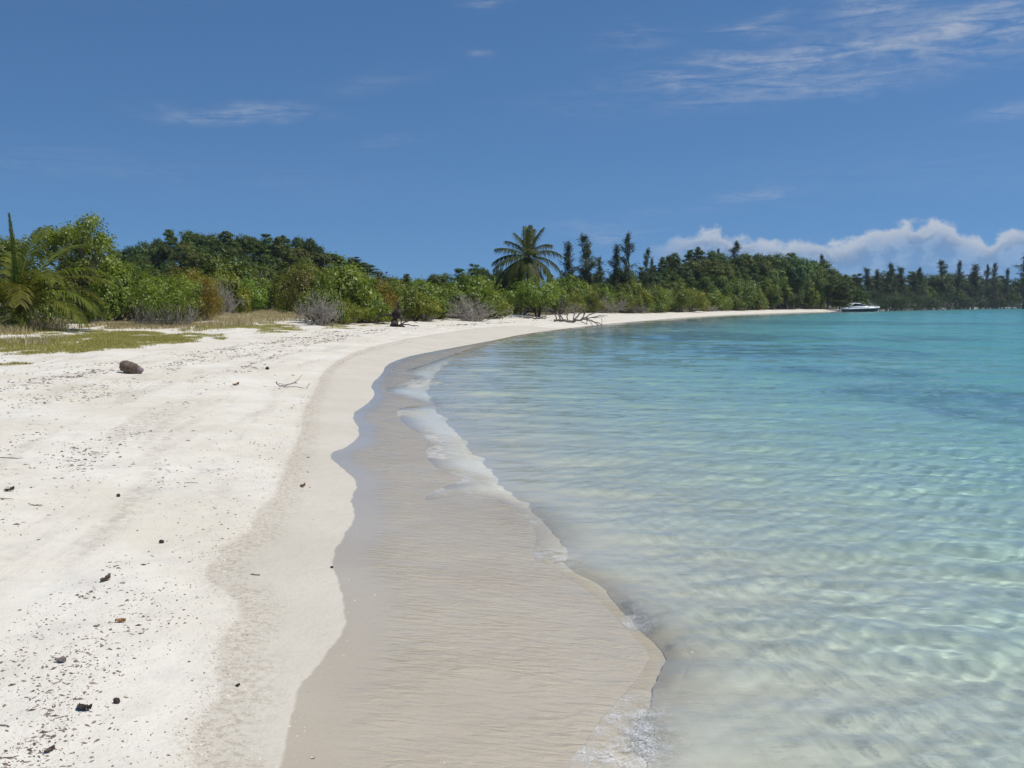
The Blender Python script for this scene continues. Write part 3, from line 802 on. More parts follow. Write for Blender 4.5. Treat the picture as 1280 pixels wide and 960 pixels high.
# ------------------------------------------------------------------ front of the scrub, plant by plant
SH = 'shrubs along the edge of the beach'
FRONT = [
    # kind, px, metres behind the front, top, width, colour, label, category
    ('loose_tree', 105, 2, 270, 118, PALE, 'tall open-branched tree with sky showing through, beside the young palm', 'tree'),
    ('loose_tree', 2, 7, 288, 95, GREEN, 'leafy tree behind the young palm, half hidden by its fronds', 'tree'),
    ('loose_tree', 150, 6, 318, 60, PALE, 'smaller pale tree leaning against the tall open-branched tree', 'tree'),
    ('shrub', 65, 1.5, 338, 60, GREEN, 'green shrub at the foot of the tall open-branched tree, by the palm', 'shrub'),
    ('shrub', 105, 3.0, 345, 70, BRIGHT, 'glossy green shrub below the trunk of the tall open-branched tree', 'shrub'),
    ('shrub', 152, 1.0, 338, 80, BRIGHT, 'large glossy green shrub with deep shade under it, behind grey twigs', 'shrub'),
    ('skirted', 207, -0.5, 343, 92, BRIGHT, 'rounded leafy bush with a brown twiggy skirt standing on the sand', 'bush'),
    ('shrub', 185, 8, 340, 60, BRIGHT, 'bright shrub peeping over the bush with the brown twiggy skirt', 'shrub'),
    ('bush', 243, 12, 338, 60, ORANGE, 'orange tinged bush behind the rounded bush with the brown skirt', 'bush'),
    ('shrub', 232, 6, 352, 50, OLIVE, 'olive shrub below the orange tinged bush', 'shrub'),
    ('round_tree', 292, 20, 322, 72, YELLOW, 'brownish yellow crowned tree rising above the scrub before the hill', 'tree'),
    ('bush', 262, 3, 362, 40, OLIVE, 'dull olive bush above the dry grass', 'bush'),
    ('shrub', 310, 4, 352, 48, BRIGHT, 'bright green shrub just behind the tall dry grass', 'shrub'),
    ('shrub', 345, 6, 352, 48, YELLOW, 'yellow green shrub above the low grey brush', 'shrub'),
    ('shrub', 280, 12, 345, 50, GREY, 'greyish green shrub behind the bare grey brush', 'shrub'),
    ('bush', 385, 9, 326, 52, OLIVE, 'tall orange brown bush standing over the pale leaved shrub', 'bush'),
    ('shrub', 372, 4, 350, 55, BRIGHT, 'green shrub at the foot of the tall orange brown bush', 'shrub'),
    ('shrub', 425, 4, 330, 88, PALE, 'wide pale leaved shrub at the crest of the thicket', 'shrub'),
    ('shrub', 448, 7, 337, 70, BRIGHT, 'light green shrub at the shoulder of the thicket', 'shrub'),
    ('shrub', 405, 2.0, 360, 60, GREEN, 'deep green shrub in the middle of the thicket', 'shrub'),
    ('bush', 432, 0.2, 376, 52, YELLOW, 'low yellow green bush at the front of the thicket', 'bush'),
    ('shrub', 470, 0.8, 368, 48, BRIGHT, 'glossy shrub beside the weathered stump', 'shrub'),
    ('bush', 476, 3, 350, 34, ORANGE, 'rust brown bush above the weathered stump', 'bush'),
    ('shrub', 492, 5, 348, 48, GREEN, 'green shrub behind the rust brown bush', 'shrub'),
    ('shrub', 520, 2.2, 366, 60, YELLOW, 'yellow green shrub to the seaward side of the weathered stump', 'shrub'),
    ('shrub', 528, 9, 352, 60, BRIGHT, 'bright shrub in the dip between the two hills', 'shrub'),
    ('shrub', 560, 6, 358, 66, BRIGHT, 'broad bright shrub behind the large bare grey bush', 'shrub'),
    ('shrub', 548, 3.5, 374, 48, BRIGHT, 'low bright shrub beside the large bare grey bush', 'shrub'),
    ('shrub', 590, 10, 342, 66, BRIGHT, 'tall light green shrub left of the coconut palm', 'shrub'),
    ('shrub', 614, 4, 364, 50, YELLOW, 'yellow green shrub between the bare grey bush and the dome shaped tree', 'shrub'),
    ('shrub', 632, 9, 356, 50, GREEN, 'green shrub under the hanging fronds of the coconut palm', 'shrub'),
    ('shrub', 612, 1.5, 378, 40, GREEN, 'low green shrub touching the bare grey bush', 'shrub'),
    ('bush', 712, 3, 376, 40, YELLOW, 'yellowish bush behind the fallen bleached tree', 'bush'),
    ('bush', 745, 3, 374, 44, YELLOW, 'grassy yellow green bush above the tips of the fallen bleached tree', 'bush'),
    ('shrub', 708, 14, 345, 60, BRIGHT, 'bright leaved shrub just right of the coconut palm', 'shrub'),
    ('shrub', 735, 12, 362, 56, YELLOW, 'yellow green shrub in the second rank behind the fallen bleached tree', 'shrub'),
    ('bush', 776, 2, 366, 40, YELLOW, 'round yellow green bush past the fallen bleached tree', 'bush'),
    ('shrub', 814, 1.5, 358, 48, BRIGHT, 'glossy pale flecked shrub at the top of the narrow beach', 'shrub'),
    ('bush', 796, 3, 365, 36, BRIGHT, 'small bush wedged before the glossy pale flecked shrub', 'bush'),
    ('bush', 862, 0.5, 361, 46, YELLOW, 'big round yellow green bush resting on the narrow beach', 'bush'),
    ('bush', 838, 4, 356, 48, YELLOW, 'light bush behind the big round yellow green bush', 'bush'),
    ('bush', 900, 0.8, 373, 30, BRIGHT, 'low rounded bush at the sand beyond the big round bush', 'bush'),
    ('shrub', 912, 3, 368, 34, GREEN, 'dark leaved shrub beside the low rounded bush at the sand', 'shrub'),
    ('bush', 945, 1, 377, 16, ORANGE, 'small orange yellow bush between the two small palms', 'bush'),
    ('shrub', 885, 8, 358, 46, BRIGHT, 'spreading shrub behind the low rounded bush', 'shrub'),
]
for kind, px, off, top, wpx, col, lab, cat in FRONT:
    nm = {'loose_tree': 'open_tree', 'round_tree': 'round_tree', 'skirted': 'leafy_bush', 'shrub': 'shrub', 'bush': 'bush'}[kind]
    place(kind, px, vf_dist(px) + off, top, wpx, col, nm, lab, cat, SH)

BARE = [(125, 0.3, 380, 44, 'bare grey twiggy bush under the large glossy shrub'), (276, 4, 352, 48, 'tall bare grey bush before the brownish yellow tree'), (345, 1.5, 369, 40, 'low bare grey bush behind the tall dry grass'),
        (402, -0.6, 368, 58, 'bare grey bush at the corner of the thicket, on the sand'), (592, -0.4, 371, 74, 'large bare grey bush alone on the open sand'), (535, -0.2, 384, 30, 'dark tangled bare bush against the weathered stump'),
        (700, 0.2, 376, 46, 'bare grey bush behind the trunk end of the fallen bleached tree'), (757, 0.2, 371, 52, 'mauve grey bare bush behind the tips of the fallen bleached tree'), (792, 0.2, 379, 40, 'low mauve grey bare bush on the bank of the narrow beach'),
        (640, 2.0, 366, 40, 'thin bare bush hanging below the coconut palm'), (885, -0.2, 381, 20, 'small bare bush between two rounded green bushes'), (330, 14, 345, 44, 'bare bush tops sticking out of the scrub below the hill')]
for px, off, top, wpx, lab in BARE:
    place('dead_bush', px, vf_dist(px) + off, top, wpx, GREEN, 'bare_bush', lab, 'bush', 'bare grey bushes')

# ------------------------------------------------------------------ ranks of trees and shrubs further back
MARKS = [(60, 'behind the young palm'), (135, 'behind the open-branched tree'), (230, 'behind the skirted bush'), (310, 'behind the brownish tree'), (370, 'behind the low grey brush'), (440, 'behind the pale shrub'),
         (500, 'above the weathered stump'), (560, 'in the dip'), (625, 'beside the coconut palm'), (690, 'behind the coconut palm'), (760, 'behind the fallen bleached tree'), (830, 'near the casuarina clump'),
         (890, 'above the big round bush'), (950, 'above the small palms'), (1010, 'near the beach end'), (1075, 'behind the motor yacht'), (1150, 'beyond the yacht bow'), (1300, 'towards the far point')]
TONES = [(DARK, 'dark green'), (GREEN, 'green'), (OLIVE, 'olive green'), (YELLOW, 'yellowish green'), (BRIGHT, 'fresh green'), (BLUISH, 'bluish green')]


def rank(kinds, pxs, dist, top, wpx, tones, phrase, group, scale=1.0, jt=4.0):
    for px in pxs:
        px = px + rng.normal() * 3
        kd = kinds[int(rng.integers(0, len(kinds)))]
        D = float(np.interp(px, *zip(*dist))); D = max(D * (1 + 0.015 * rng.normal()), vf_dist(px) + 3) if px < 1045 else D
        tp = float(np.interp(px, *zip(*top))) + rng.normal() * jt * 0.5
        c, tn = TONES[tones[int(rng.integers(0, len(tones)))]]
        word = {'round_tree': 'round-crowned tree', 'storeyed_tree': 'flat-tiered tree', 'shrub': 'leafy shrub', 'bush': 'small-leaved bush', 'mangrove': 'mangrove thicket', 'casuarina': 'casuarina'}[kd]
        nm = {'round_tree': 'round_tree', 'storeyed_tree': 'tiered_tree', 'shrub': 'shrub', 'bush': 'bush', 'mangrove': 'mangrove', 'casuarina': 'casuarina_tree'}[kd]
        where = next(wd_ for lim, wd_ in MARKS if px < lim)
        place(kd, px, D, tp, wpx * (0.8 + 0.45 * rng.random()), jit(c), nm, f'{tn} {word} {phrase}, {where}', word.split()[-1] if kd != 'casuarina' else 'tree', group)


RT = ['round_tree', 'round_tree', 'round_tree', 'storeyed_tree']
HSK = [(90, 325), (150, 314), (168, 309), (190, 303), (206, 299), (226, 291), (255, 290), (280, 290), (300, 294), (316, 302), (330, 297), (348, 291), (365, 295), (386, 298), (400, 309), (412, 317), (428, 321), (447, 324), (462, 332), (480, 343), (500, 349)]
add = lambda L, k: [(a, b + k) for a, b in L]
rank(RT, np.arange(100, 500, 17), [(90, 246), (500, 240)], HSK, 38, [0, 0, 1], 'on the crest of the near hill', 'trees on the near hill crest')
rank(RT, np.arange(120, 485, 23), [(90, 226), (500, 222)], add(HSK, 13), 38, [0, 0, 1, 2], 'high on the near hill', 'trees on the near hill slope', jt=9)
rank(RT, np.arange(110, 500, 25), [(90, 205), (500, 200)], add(HSK, 26), 40, [0, 1, 2], 'low on the near hill', 'trees on the near hill foot', jt=9)
rank(RT + ['shrub'], np.arange(150, 520, 24), [(90, 165), (520, 160)], [(150, 338), (300, 332), (420, 336), (470, 348), (520, 354)], 44, [0, 1, 2, 3], 'at the foot of the near hill', 'trees below the near hill')
rank(['shrub', 'shrub', 'bush'], np.arange(165, 540, 21), [(165, 82), (300, 105), (540, 100)], [(165, 348), (240, 345), (330, 346), (400, 340), (450, 342), (490, 356), (540, 362)], 44, [1, 2, 3, 4], 'in the scrub before the near hill', 'scrub before the near hill')
# the saddle
rank(RT, np.arange(490, 660, 17), [(480, 190), (660, 190)], [(480, 349), (512, 346), (530, 348), (548, 344), (562, 340), (590, 336), (620, 333), (660, 342)], 32, [0, 1, 5], 'in the low wood between the hills', 'trees between the hills')
rank(['shrub', 'round_tree', 'shrub'], np.arange(505, 660, 19), [(500, 140), (660, 145)], [(500, 356), (550, 355), (590, 347), (660, 352)], 38, [1, 3, 4], 'in the scrub between the hills', 'scrub between the hills')
# behind the palm to the right hill
rank(RT + ['storeyed_tree'], np.arange(690, 845, 16), [(690, 200), (845, 220)], [(690, 347), (740, 341), (790, 340), (845, 337)], 32, [0, 0, 5], 'in the wood under the casuarinas', 'trees under the casuarinas')
rank(['shrub', 'round_tree', 'shrub'], np.arange(690, 850, 17), [(690, 165), (850, 200)], [(690, 354), (850, 350)], 34, [1, 3, 4], 'in the scrub past the coconut palm', 'scrub past the coconut palm')
rank(['shrub', 'bush', 'shrub'], np.arange(695, 860, 19), [(695, 138), (860, 190)], [(695, 364), (780, 360), (860, 358)], 34, [1, 3, 4], 'in the low scrub behind the beach', 'low scrub behind the beach')
RSK = [(800, 344), (818, 331), (838, 318), (860, 315), (885, 316), (905, 320), (920, 320), (938, 317), (955, 318), (980, 320), (1000, 320), (1018, 326), (1032, 333), (1048, 343), (1075, 347)]
rank(RT, np.arange(815, 1075, 14), [(800, 335), (900, 340), (1000, 358), (1075, 400)], RSK, 26, [0, 0, 5], 'on the crest of the far hill', 'trees on the far hill crest')
rank(RT, np.arange(812, 1070, 16), [(800, 305), (900, 318), (1000, 345), (1070, 388)], add(RSK, 11), 28, [0, 1, 2], 'high on the far hill', 'trees on the far hill slope', jt=7)
rank(RT, np.arange(806, 1068, 17), [(800, 270), (900, 290), (1000, 332), (1070, 375)], [(800, 346), (840, 336), (900, 333), (1000, 336), (1040, 348), (1070, 354)], 28, [0, 1, 3], 'low on the far hill', 'trees on the far hill foot', jt=8)
rank(RT + ['shrub'], np.arange(850, 1065, 17), [(850, 225), (900, 255), (1000, 322), (1065, 368)], [(850, 348), (900, 346), (1000, 348), (1065, 360)], 28, [0, 1, 3, 4], 'at the foot of the far hill', 'trees below the far hill')
rank(['round_tree', 'storeyed_tree', 'shrub'], np.arange(925, 1036, 13), [(900, 236), (950, 264), (1000, 308), (1060, 360)], [(925, 362), (960, 362), (1000, 360), (1060, 366)], 26, [0, 0, 1, 4], 'overhanging the far sand', 'trees over the end of the beach')
# the far point
rank(RT, np.arange(1066, 1290, 13), [(1060, 425), (1150, 520), (1290, 720)], [(1066, 348), (1100, 342), (1150, 343), (1200, 341), (1240, 347), (1290, 351)], 26, [0, 0, 5], 'in the wood on the far point', 'trees on the far point')
rank(RT, np.arange(1072, 1290, 17), [(1060, 405), (1150, 500), (1290, 700)], [(1072, 362), (1150, 356), (1200, 357), (1240, 361), (1290, 360)], 26, [0, 1, 3], 'fronting the far point wood', 'front trees on the far point')
rank(['mangrove'], list(np.arange(1098, 1262, 17)), [(1090, 383), (1100, 391), (1160, 478), (1220, 592), (1265, 670)], [(1090, 372), (1110, 366), (1180, 367), (1225, 367), (1260, 374)], 44, [1], 'with its feet in the sea', 'mangroves at the water edge', jt=2.0)
for o in list(COL.objects):
    if o.name.startswith('mangrove') and o.parent is None:
        for c in o.children: c.color = (1.15, 1.35, 1.35, 1)

CAS = [(714, 305, 185, 15, 'first casuarina of the clump past the coconut palm'), (732, 311, 182, 14, 'pale open casuarina next to the tallest of the first clump'), (738, 299, 180, 20, 'tallest casuarina of the first clump past the palm'),
       (752, 325, 186, 9, 'tiny pointed casuarina between the two casuarina clumps'), (766, 308, 188, 14, 'blunt topped casuarina of the second clump'), (779, 297, 186, 14, 'tallest slender casuarina of the second clump'),
       (799, 314, 190, 12, 'crooked casuarina at the end of the second clump'), (810, 326, 195, 8, 'small casuarina where the far hill begins'), (898, 311, 345, 7, 'thin dead topped casuarina on the far hill'), (909, 303, 345, 13, 'conical casuarina standing alone on top of the far hill'),
       (1030, 321, 372, 9, 'dark pointed casuarina on the falling shoulder of the far hill'),
       (1082, 337, 425, 12, 'dark casuarina nearest the motor yacht'), (1093, 337, 432, 9, 'slim casuarina second from the motor yacht'), (1105, 331, 440, 12, 'pale tall casuarina behind the mangroves'), (1113, 339, 445, 8, 'dark narrow casuarina beside the pale tall one'),
       (1123, 336, 455, 14, 'spreading casuarina in the middle of the mangrove bay'), (1140, 341, 470, 8, 'small casuarina left of a paired one'), (1148, 336, 475, 12, 'dense casuarina of the pair in the mangrove bay'),
       (1180, 328, 520, 13, 'tall broad casuarina, first of the twin tops'), (1192, 329, 525, 11, 'tall casuarina, second of the twin tops'), (1213, 331, 560, 15, 'bushy casuarina past the twin tops'),
       (1229, 332, 580, 8, 'slender casuarina beside the bushy one'), (1238, 331, 590, 10, 'pale casuarina near the end of the row'), (1253, 338, 620, 9, 'last small casuarina of the row'), (1277, 317, 600, 20, 'pale leaning casuarina by itself at the far point')]
for k, (px, top, dist, wpx, lab) in enumerate(CAS):
    place('casuarina', px, dist, top + 2.5, wpx * (2.3 if dist < 400 else 2.6) * (0.85 + 0.3 * rng.random()), jit((1.30, 1.40, 1.35) if 'pale' not in lab else (1.8, 1.8, 1.9), 0.12), 'casuarina_tree', lab, 'tree', 'casuarinas along the skyline', var=k, lean=(0.03 * rng.normal(), 0.05 * rng.normal()))


# ------------------------------------------------------------------ palms
def palm(name, label, px, dist, zc, fronds, L, leaf, color, trunk=None, droop=0.6, group='palms', wid=0.034, nleaf=78):
    """fronds: (azimuth deg, start elevation, end elevation, length factor)"""
    x_, y_ = spot(px, dist); z_ = float(height(np.array([x_]), np.array([y_]))[0])
    root = bpy.data.objects.new(name, None); COL.objects.link(root); root.location = (x_, y_, z_)
    tag(root, label, 'palm tree', group)
    h = zc - z_
    if trunk:
        g = Geo(); n = 26; tt = np.linspace(0, 1, n)
        P = np.stack([trunk * (1 - tt) ** 2 - trunk * 0, 0.1 * np.sin(tt * 2), -0.3 + (h + 0.3) * tt], -1)
        rad = (0.17 - 0.05 * tt) * (1 + 0.05 * (np.arange(n) % 2)); rad[:3] *= (1.5, 1.3, 1.12)
        g.tube(P, rad, 9); link('trunk', g.mesh('palm_trunk', True), M['palm_trunk'], root)
    else:
        g = Geo()
        for q in range(9):
            a = rng.random() * 6.283
            limb(g, (0.12 * math.cos(a), 0.12 * math.sin(a), -0.15), (0.25 * math.cos(a), 0.25 * math.sin(a), h + 0.2), 0.09, 0.05, 0.05, 4, 5)
        link('trunk', g.mesh('palm_base'), M['frond_stalk'], root)
    for az, e0, e1, lf, *fold in fronds:
        lf *= 0.90 + 0.2 * rng.random(); az += rng.normal() * 5
        me_ = frond_mesh(L * lf, R(e0), R(e1), leaf * (fold[0] if fold else 1), n=nleaf, droop=droop, wid=wid)
        o = link('frond', me_, M['leaf_palm'], root); o.location = (0, 0, h); o.rotation_euler = (0, 0, R(az)); o.color = (*jit(color, 0.10), 1)
    return root


# azimuth 0 = towards the right of the picture, 90 = away, 180 = left, 270 = towards the viewer
palm('coconut_palm', 'tall coconut palm with drooping fronds standing above the scrub', 660, vf_dist(668) + 7, CH + (HORIZ - 322) / FPX * (vf_dist(668) + 7),
     [(0, 38, -30, 0.9), (25, 60, -10, 0.9), (350, 10, -62, 1.0), (330, -12, -72, 1.0), (300, -20, -75, 1.0), (265, 5, -65, 1.0), (240, -10, -70, 1.0), (215, -15, -65, 1.15), (200, 8, -50, 1.15), (178, 36, -8, 1.0), (165, 20, -40, 1.0), (150, 55, 10, 0.85),
      (110, 76, 60, 1.0), (70, 78, 66, 1.05), (60, 68, 40, 0.95), (20, 70, 48, 0.95), (140, 70, 40, 0.9), (190, -30, -78, 1.1), (225, -35, -80, 1.1), (340, -40, -80, 0.9), (90, 40, -30, 1.0), (280, 50, -30, 0.8), (232, -28, -82, 1.0), (285, -38, -84, 0.9), (205, -22, -76, 1.25), (190, -14, -70, 1.25), (0, -18, -74, 0.95)],
     4.7, 1.05, (0.75, 0.80, 0.75), trunk=-0.5, droop=0.85)
palm('young_palm', 'young coconut palm with arching fronds rising from the dry grass', 26, vf_dist(20) - 4, 1.75,
     [(10, 70, -38, 1.05), (350, 52, -55, 1.0), (335, 36, -50, 0.95), (25, 62, -28, 1.05), (60, 76, 5, 1.05), (90, 92, 101, 1.0, 0.22), (112, 73, -5, 1.05), (135, 66, -22, 1.0), (160, 62, -38, 1.0), (180, 70, -30, 1.05), (200, 48, -58, 1.0), (185, 25, -62, 0.9),
      (230, 52, -48, 0.9), (260, 64, -36, 0.95), (300, 57, -48, 0.9), (320, 68, -32, 1.0), (285, 25, -62, 0.8), (40, 57, -48, 1.0), (75, 84, 40, 0.9)],
     5.2, 0.90, (1.05, 1.10, 0.60), None, droop=0.35, wid=0.026, nleaf=64)
palm('small_palm', 'small palm on the narrow beach with pale upright fronds', 936, vf_dist(936) + 3, 3.6, [(a, 70 - 40 * (k % 3) * 0.6, -10 - 25 * (k % 3), 1) for k, a in enumerate(range(0, 360, 30))], 3.4, 0.7, (1.3, 1.25, 1.0), trunk=0.3)
palm('small_palm', 'small slanting palm near the end of the beach with yellowing fronds', 966, vf_dist(966) + 4, 4.2, [(a, 60 - 40 * (k % 3) * 0.6, -25 - 25 * (k % 3), 1) for k, a in enumerate(range(10, 370, 30))], 3.6, 0.8, (1.5, 1.15, 0.7), trunk=-0.8)
palm('small_palm', 'ragged brownish palm under the dark trees near the yacht', 1046, vf_dist(1045) + 14, 7.5, [(a, 50 - 40 * (k % 3) * 0.6, -45 - 15 * (k % 3), 1) for k, a in enumerate(range(5, 365, 30))], 4.4, 0.9, (1.6, 1.0, 0.6), trunk=0.6)

# the dome shaped tree on the sand
x_, y_ = spot(668, vf_dist(668)); z_ = float(height(np.array([x_]), np.array([y_]))[0])
root = bpy.data.objects.new('shore_tree', None); COL.objects.link(root); root.location = (x_, y_, z_); tag(root, 'dome shaped glossy green tree on a short dark trunk at the edge of the sand', 'tree')
kk = y_ / FPX
g = Geo(); L = [(0, 0, 30 * kk, 30 * kk, 28 * kk, 18 * kk)]
for q in range(16):
    a = rng.random() * 6.283; r_ = (14 + 24 * rng.random()) * kk
    L.append((r_ * math.cos(a), r_ * math.sin(a) * 0.9, (18 + 22 * rng.random() * (1 - r_ / (60 * kk))) * kk, 12 * kk, 12 * kk, 8 * kk))
crown(g, L, 7500, 0.25, 420, 0.22, up=0.8, aspect=0.55)
o = link('crown', g.mesh('shore_tree_crown'), M['leaf_bush'], root); o.color = (1.3, 1.42, 1.0, 1)
g = Geo()
limb(g, (0.5, 0, -0.2), (0.7, 0, 1.3), 0.22, 0.16, 0.08, 6, 7); limb(g, (0.2, 0, -0.1), (-1.0, 0.3, 1.6), 0.14, 0.10, 0.1, 6, 6); limb(g, (0.7, 0, 0.8), (1.8, -0.2, 2.0), 0.12, 0.07, 0.1, 5, 6)
limb(g, (0.7, 0, 1.2), (0.2, 0.4, 2.8), 0.12, 0.06, 0.1, 5, 6); limb(g, (-0.6, 0.2, 1.0), (-2.2, 0.0, 1.9), 0.08, 0.04, 0.1, 5, 5)
link('trunk', g.mesh('shore_tree_trunk'), M['dark_wood'], root)


# ------------------------------------------------------------------ undergrowth and grass
def scatter(n, x0, x1, y0, y1):
    return x0 + (x1 - x0) * rng.random(n), y0 + (y1 - y0) * rng.random(n)


g = Geo()
# low leaf mass between the plants, denser and smaller near the beach
for n, r0, r1, sz, hh, a0, a1 in [(30000, 50, 100, 0.16, 1.1, -32, 32), (36000, 95, 190, 0.30, 2.0, -32, 32), (36000, 180, 420, 0.6, 3.4, -32, 32), (26000, 50, 110, 0.26, 3.0, -64, -31), (12000, 100, 240, 0.6, 5.0, -64, -31)]:
    az = R(a0) + R(a1 - a0) * rng.random(n); rr_ = r0 + (r1 - r0) * rng.random(n)
    xx = np.sin(az) * rr_; yy = np.cos(az) * rr_
    d_, zz = height(xx, yy, True); vb = veg_front_y(xx, yy)
    ok = (vb > 2.5) & (d_ > 6)
    xx, yy, zz, vb = xx[ok], yy[ok], zz[ok], vb[ok]
    hm = hh * sstep(2.0, 9.0, vb) * (0.35 + 1.0 * fbm(xx / (hh * 2), yy / (hh * 2), 91, 3))
    P = np.stack([xx, yy, zz + hm * (0.55 + 0.5 * rng.random(len(xx)))], -1)
    leaves(g, P, rng.normal(size=P.shape) * 0.6 + [0, 0, 0.8], sz * (0.6 + 0.8 * rng.random(len(P))), 0.55, tint=np.clip(0.3 + 0.5 * fbm(xx / 3, yy / 3, 92, 2) + 0.2 * rng.random(len(xx)), 0, 1))
o = link('undergrowth', g.mesh('undergrowth'), M['leaf_tree']); o.color = (1.1, 1.05, 0.9, 1)
tag(o, 'dense low undergrowth filling the ground between shrubs and trees', None, None, 'stuff')


def blades(g, X, hgt, wid, lean=0.45):
    n = len(X)
    a = rng.random(n) * 6.283; u = np.stack([np.cos(a), np.sin(a), np.zeros(n)], -1)
    b = rng.random(n) * 6.283; l = np.stack([np.cos(b), np.sin(b), np.zeros(n)], -1) * (lean * rng.random(n))[:, None]
    h = (hgt * (0.5 + 0.8 * rng.random(n)))[:, None]
    tip = X + np.array([0, 0, 1.0]) * h + l * h
    mid = X + np.array([0, 0, 0.55]) * h + l * h * 0.3
    w_ = u * (wid * (0.7 + 0.6 * rng.random(n)))[:, None] * 0.5
    V = np.stack([X - w_, X + w_, mid + w_ * 0.8, mid - w_ * 0.8, tip], 1).reshape(-1, 3)
    i = np.arange(n)[:, None] * 5
    g.add(V, i + np.array([[0, 1, 2, 3]]), i + np.array([[3, 2, 4]]), np.repeat(rng.random(n), 5))


def in_poly(px, py, poly):
    P = np.asarray(poly, float); Qp = np.roll(P, -1, 0)
    c = (P[:, 1] > py[:, None]) != (Qp[:, 1] > py[:, None])
    xi = P[:, 0] + (py[:, None] - P[:, 1]) * (Qp[:, 0] - P[:, 0]) / (Qp[:, 1] - P[:, 1] + 1e-12)
    return (c & (px[:, None] < xi)).sum(1) % 2 == 1


def ground_patch(poly_px, n, seed, thr, freq=0.35, soft=0.12):
    """random ground points inside a patch of ground, thinned by a noise so that bare sand shows"""
    W_ = ground_hit(*zip(*poly_px))[:, :2]
    lo = W_.min(0); hi = W_.max(0)
    xx, yy = scatter(n, lo[0], hi[0], lo[1], hi[1])
    ok = in_poly(xx, yy, W_)
    xx, yy = xx[ok], yy[ok]
    Wc = np.vstack([W_, W_[:1]])
    edge = np.abs(poly_sd(xx, yy, Wc, W_))
    f = 0.4 * fbm(xx * freq, yy * freq * 0.45, seed, 4) + 0.6 * fbm(xx * 1.5, yy * 0.55, seed + 9, 4) - 0.22 * np.exp(-edge / 0.9)
    ok = rng.random(len(xx)) < sstep(thr - soft * 0.6, thr + soft * 1.5, f) ** 1.3
    xx, yy = xx[ok], yy[ok]
    return np.stack([xx, yy, height(xx, yy)], -1)


g = Geo()
for poly, n, thr in [([(-60, 446), (0, 445), (80, 443), (110, 446), (160, 438), (230, 430), (285, 424), (290, 419), (200, 415), (100, 414), (60, 420), (-60, 424)], 160000, 0.365),
                     ([(-60, 426), (60, 422), (120, 412), (-60, 410)], 80000, 0.41), ([(215, 417), (300, 413), (380, 404), (300, 402), (220, 410)], 60000, 0.37),
                     ([(310, 417), (360, 417), (395, 413), (370, 407), (320, 409)], 22000, 0.38), ([(398, 411), (440, 412), (480, 409), (478, 404), (400, 405)], 22000, 0.38), ([(-40, 457), (0, 457), (55, 456), (50, 454), (-40, 454)], 9000, 0.42),
                     ([(540, 402), (565, 403), (562, 401), (545, 400)], 4000, 0.4)]:
    X = ground_patch(poly, n, 41, thr)
    blades(g, X, 0.035 + 0.10 * fbm(X[:, 0] * 1.2, X[:, 1] * 1.2, 47, 3) ** 2, np.full(len(X), 0.015), 1.5)
o = link('grass', g.mesh('grass'), M['grass']); o.color = (0.92, 0.95, 0.78, 1); tag(o, 'short green creeping grass in patches on the upper beach', None, None, 'stuff')
g = Geo()
for poly, n, thr, hh in [([(-80, 425), (20, 424), (75, 416), (100, 408), (60, 398), (-80, 398)], 60000, 0.38, 0.36), ([(-80, 440), (60, 436), (100, 420), (-80, 424)], 20000, 0.48, 0.2), ([(90, 412), (240, 416), (300, 412), (270, 403), (120, 401)], 70000, 0.40, 0.2),
                         ([(232, 412), (290, 414), (350, 404), (400, 400), (395, 388), (290, 390), (240, 398)], 80000, 0.36, 0.34), ([(500, 402), (580, 398), (580, 394), (500, 396)], 16000, 0.40, 0.35),
                         ([(690, 394), (850, 391.5), (850, 389), (690, 389)], 16000, 0.40, 0.45), ([(975, 387.2), (1040, 387), (1040, 385.5), (975, 385.8)], 8000, 0.3, 0.5), ([(395, 408), (480, 406), (480, 402), (395, 402)], 7000, 0.5, 0.3)]:
    X = ground_patch(poly, n, 43, thr, 0.25)
    blades(g, X, hh * (0.6 + 0.8 * fbm(X[:, 0] / 2, X[:, 1] / 2, 44, 2)), np.full(len(X), 0.022), 1.0)
o = link('dry_grass', g.mesh('dry_grass'), M['dry_grass']); tag(o, 'tall dry straw coloured grass in front of the scrub', None, None, 'stuff')

# ------------------------------------------------------------------ dead wood
def at_px(px, py):
    return Vector(ground_hit(px, py)[0])


def deadwood(name, label, px, py, branches, mat, cat='driftwood', depth=0.0, sides=6, kind_part='branch', scale=None):
    """branches: [(points in picture pixels relative to the foot (right, up, away), r0, r1)]; the sizes become metres at the foot's distance"""
    p = at_px(px, py); k = p.y / FPX if scale is None else scale
    root = bpy.data.objects.new(name, None); COL.objects.link(root); root.location = p; tag(root, label, cat)
    for q, (pts, r0, r1) in enumerate(branches):
        g = Geo(); P = np.array([(a * k, c * k, b * k) for a, b, c in pts], float)
        tt = np.linspace(0, 1, len(P)); u = np.linspace(0, 1, 4 * len(P))
        P = np.stack([np.interp(u, tt, P[:, i]) for i in range(3)], -1) + rng.normal(size=(len(u), 3)) * r0 * k * 0.35
        g.tube(P, np.linspace(r0, r1, len(u)) * k * (1 + 0.12 * rng.normal(size=len(u))), sides)
        link('trunk' if q == 0 else kind_part, g.mesh(name, True), M[mat], root)
    return root


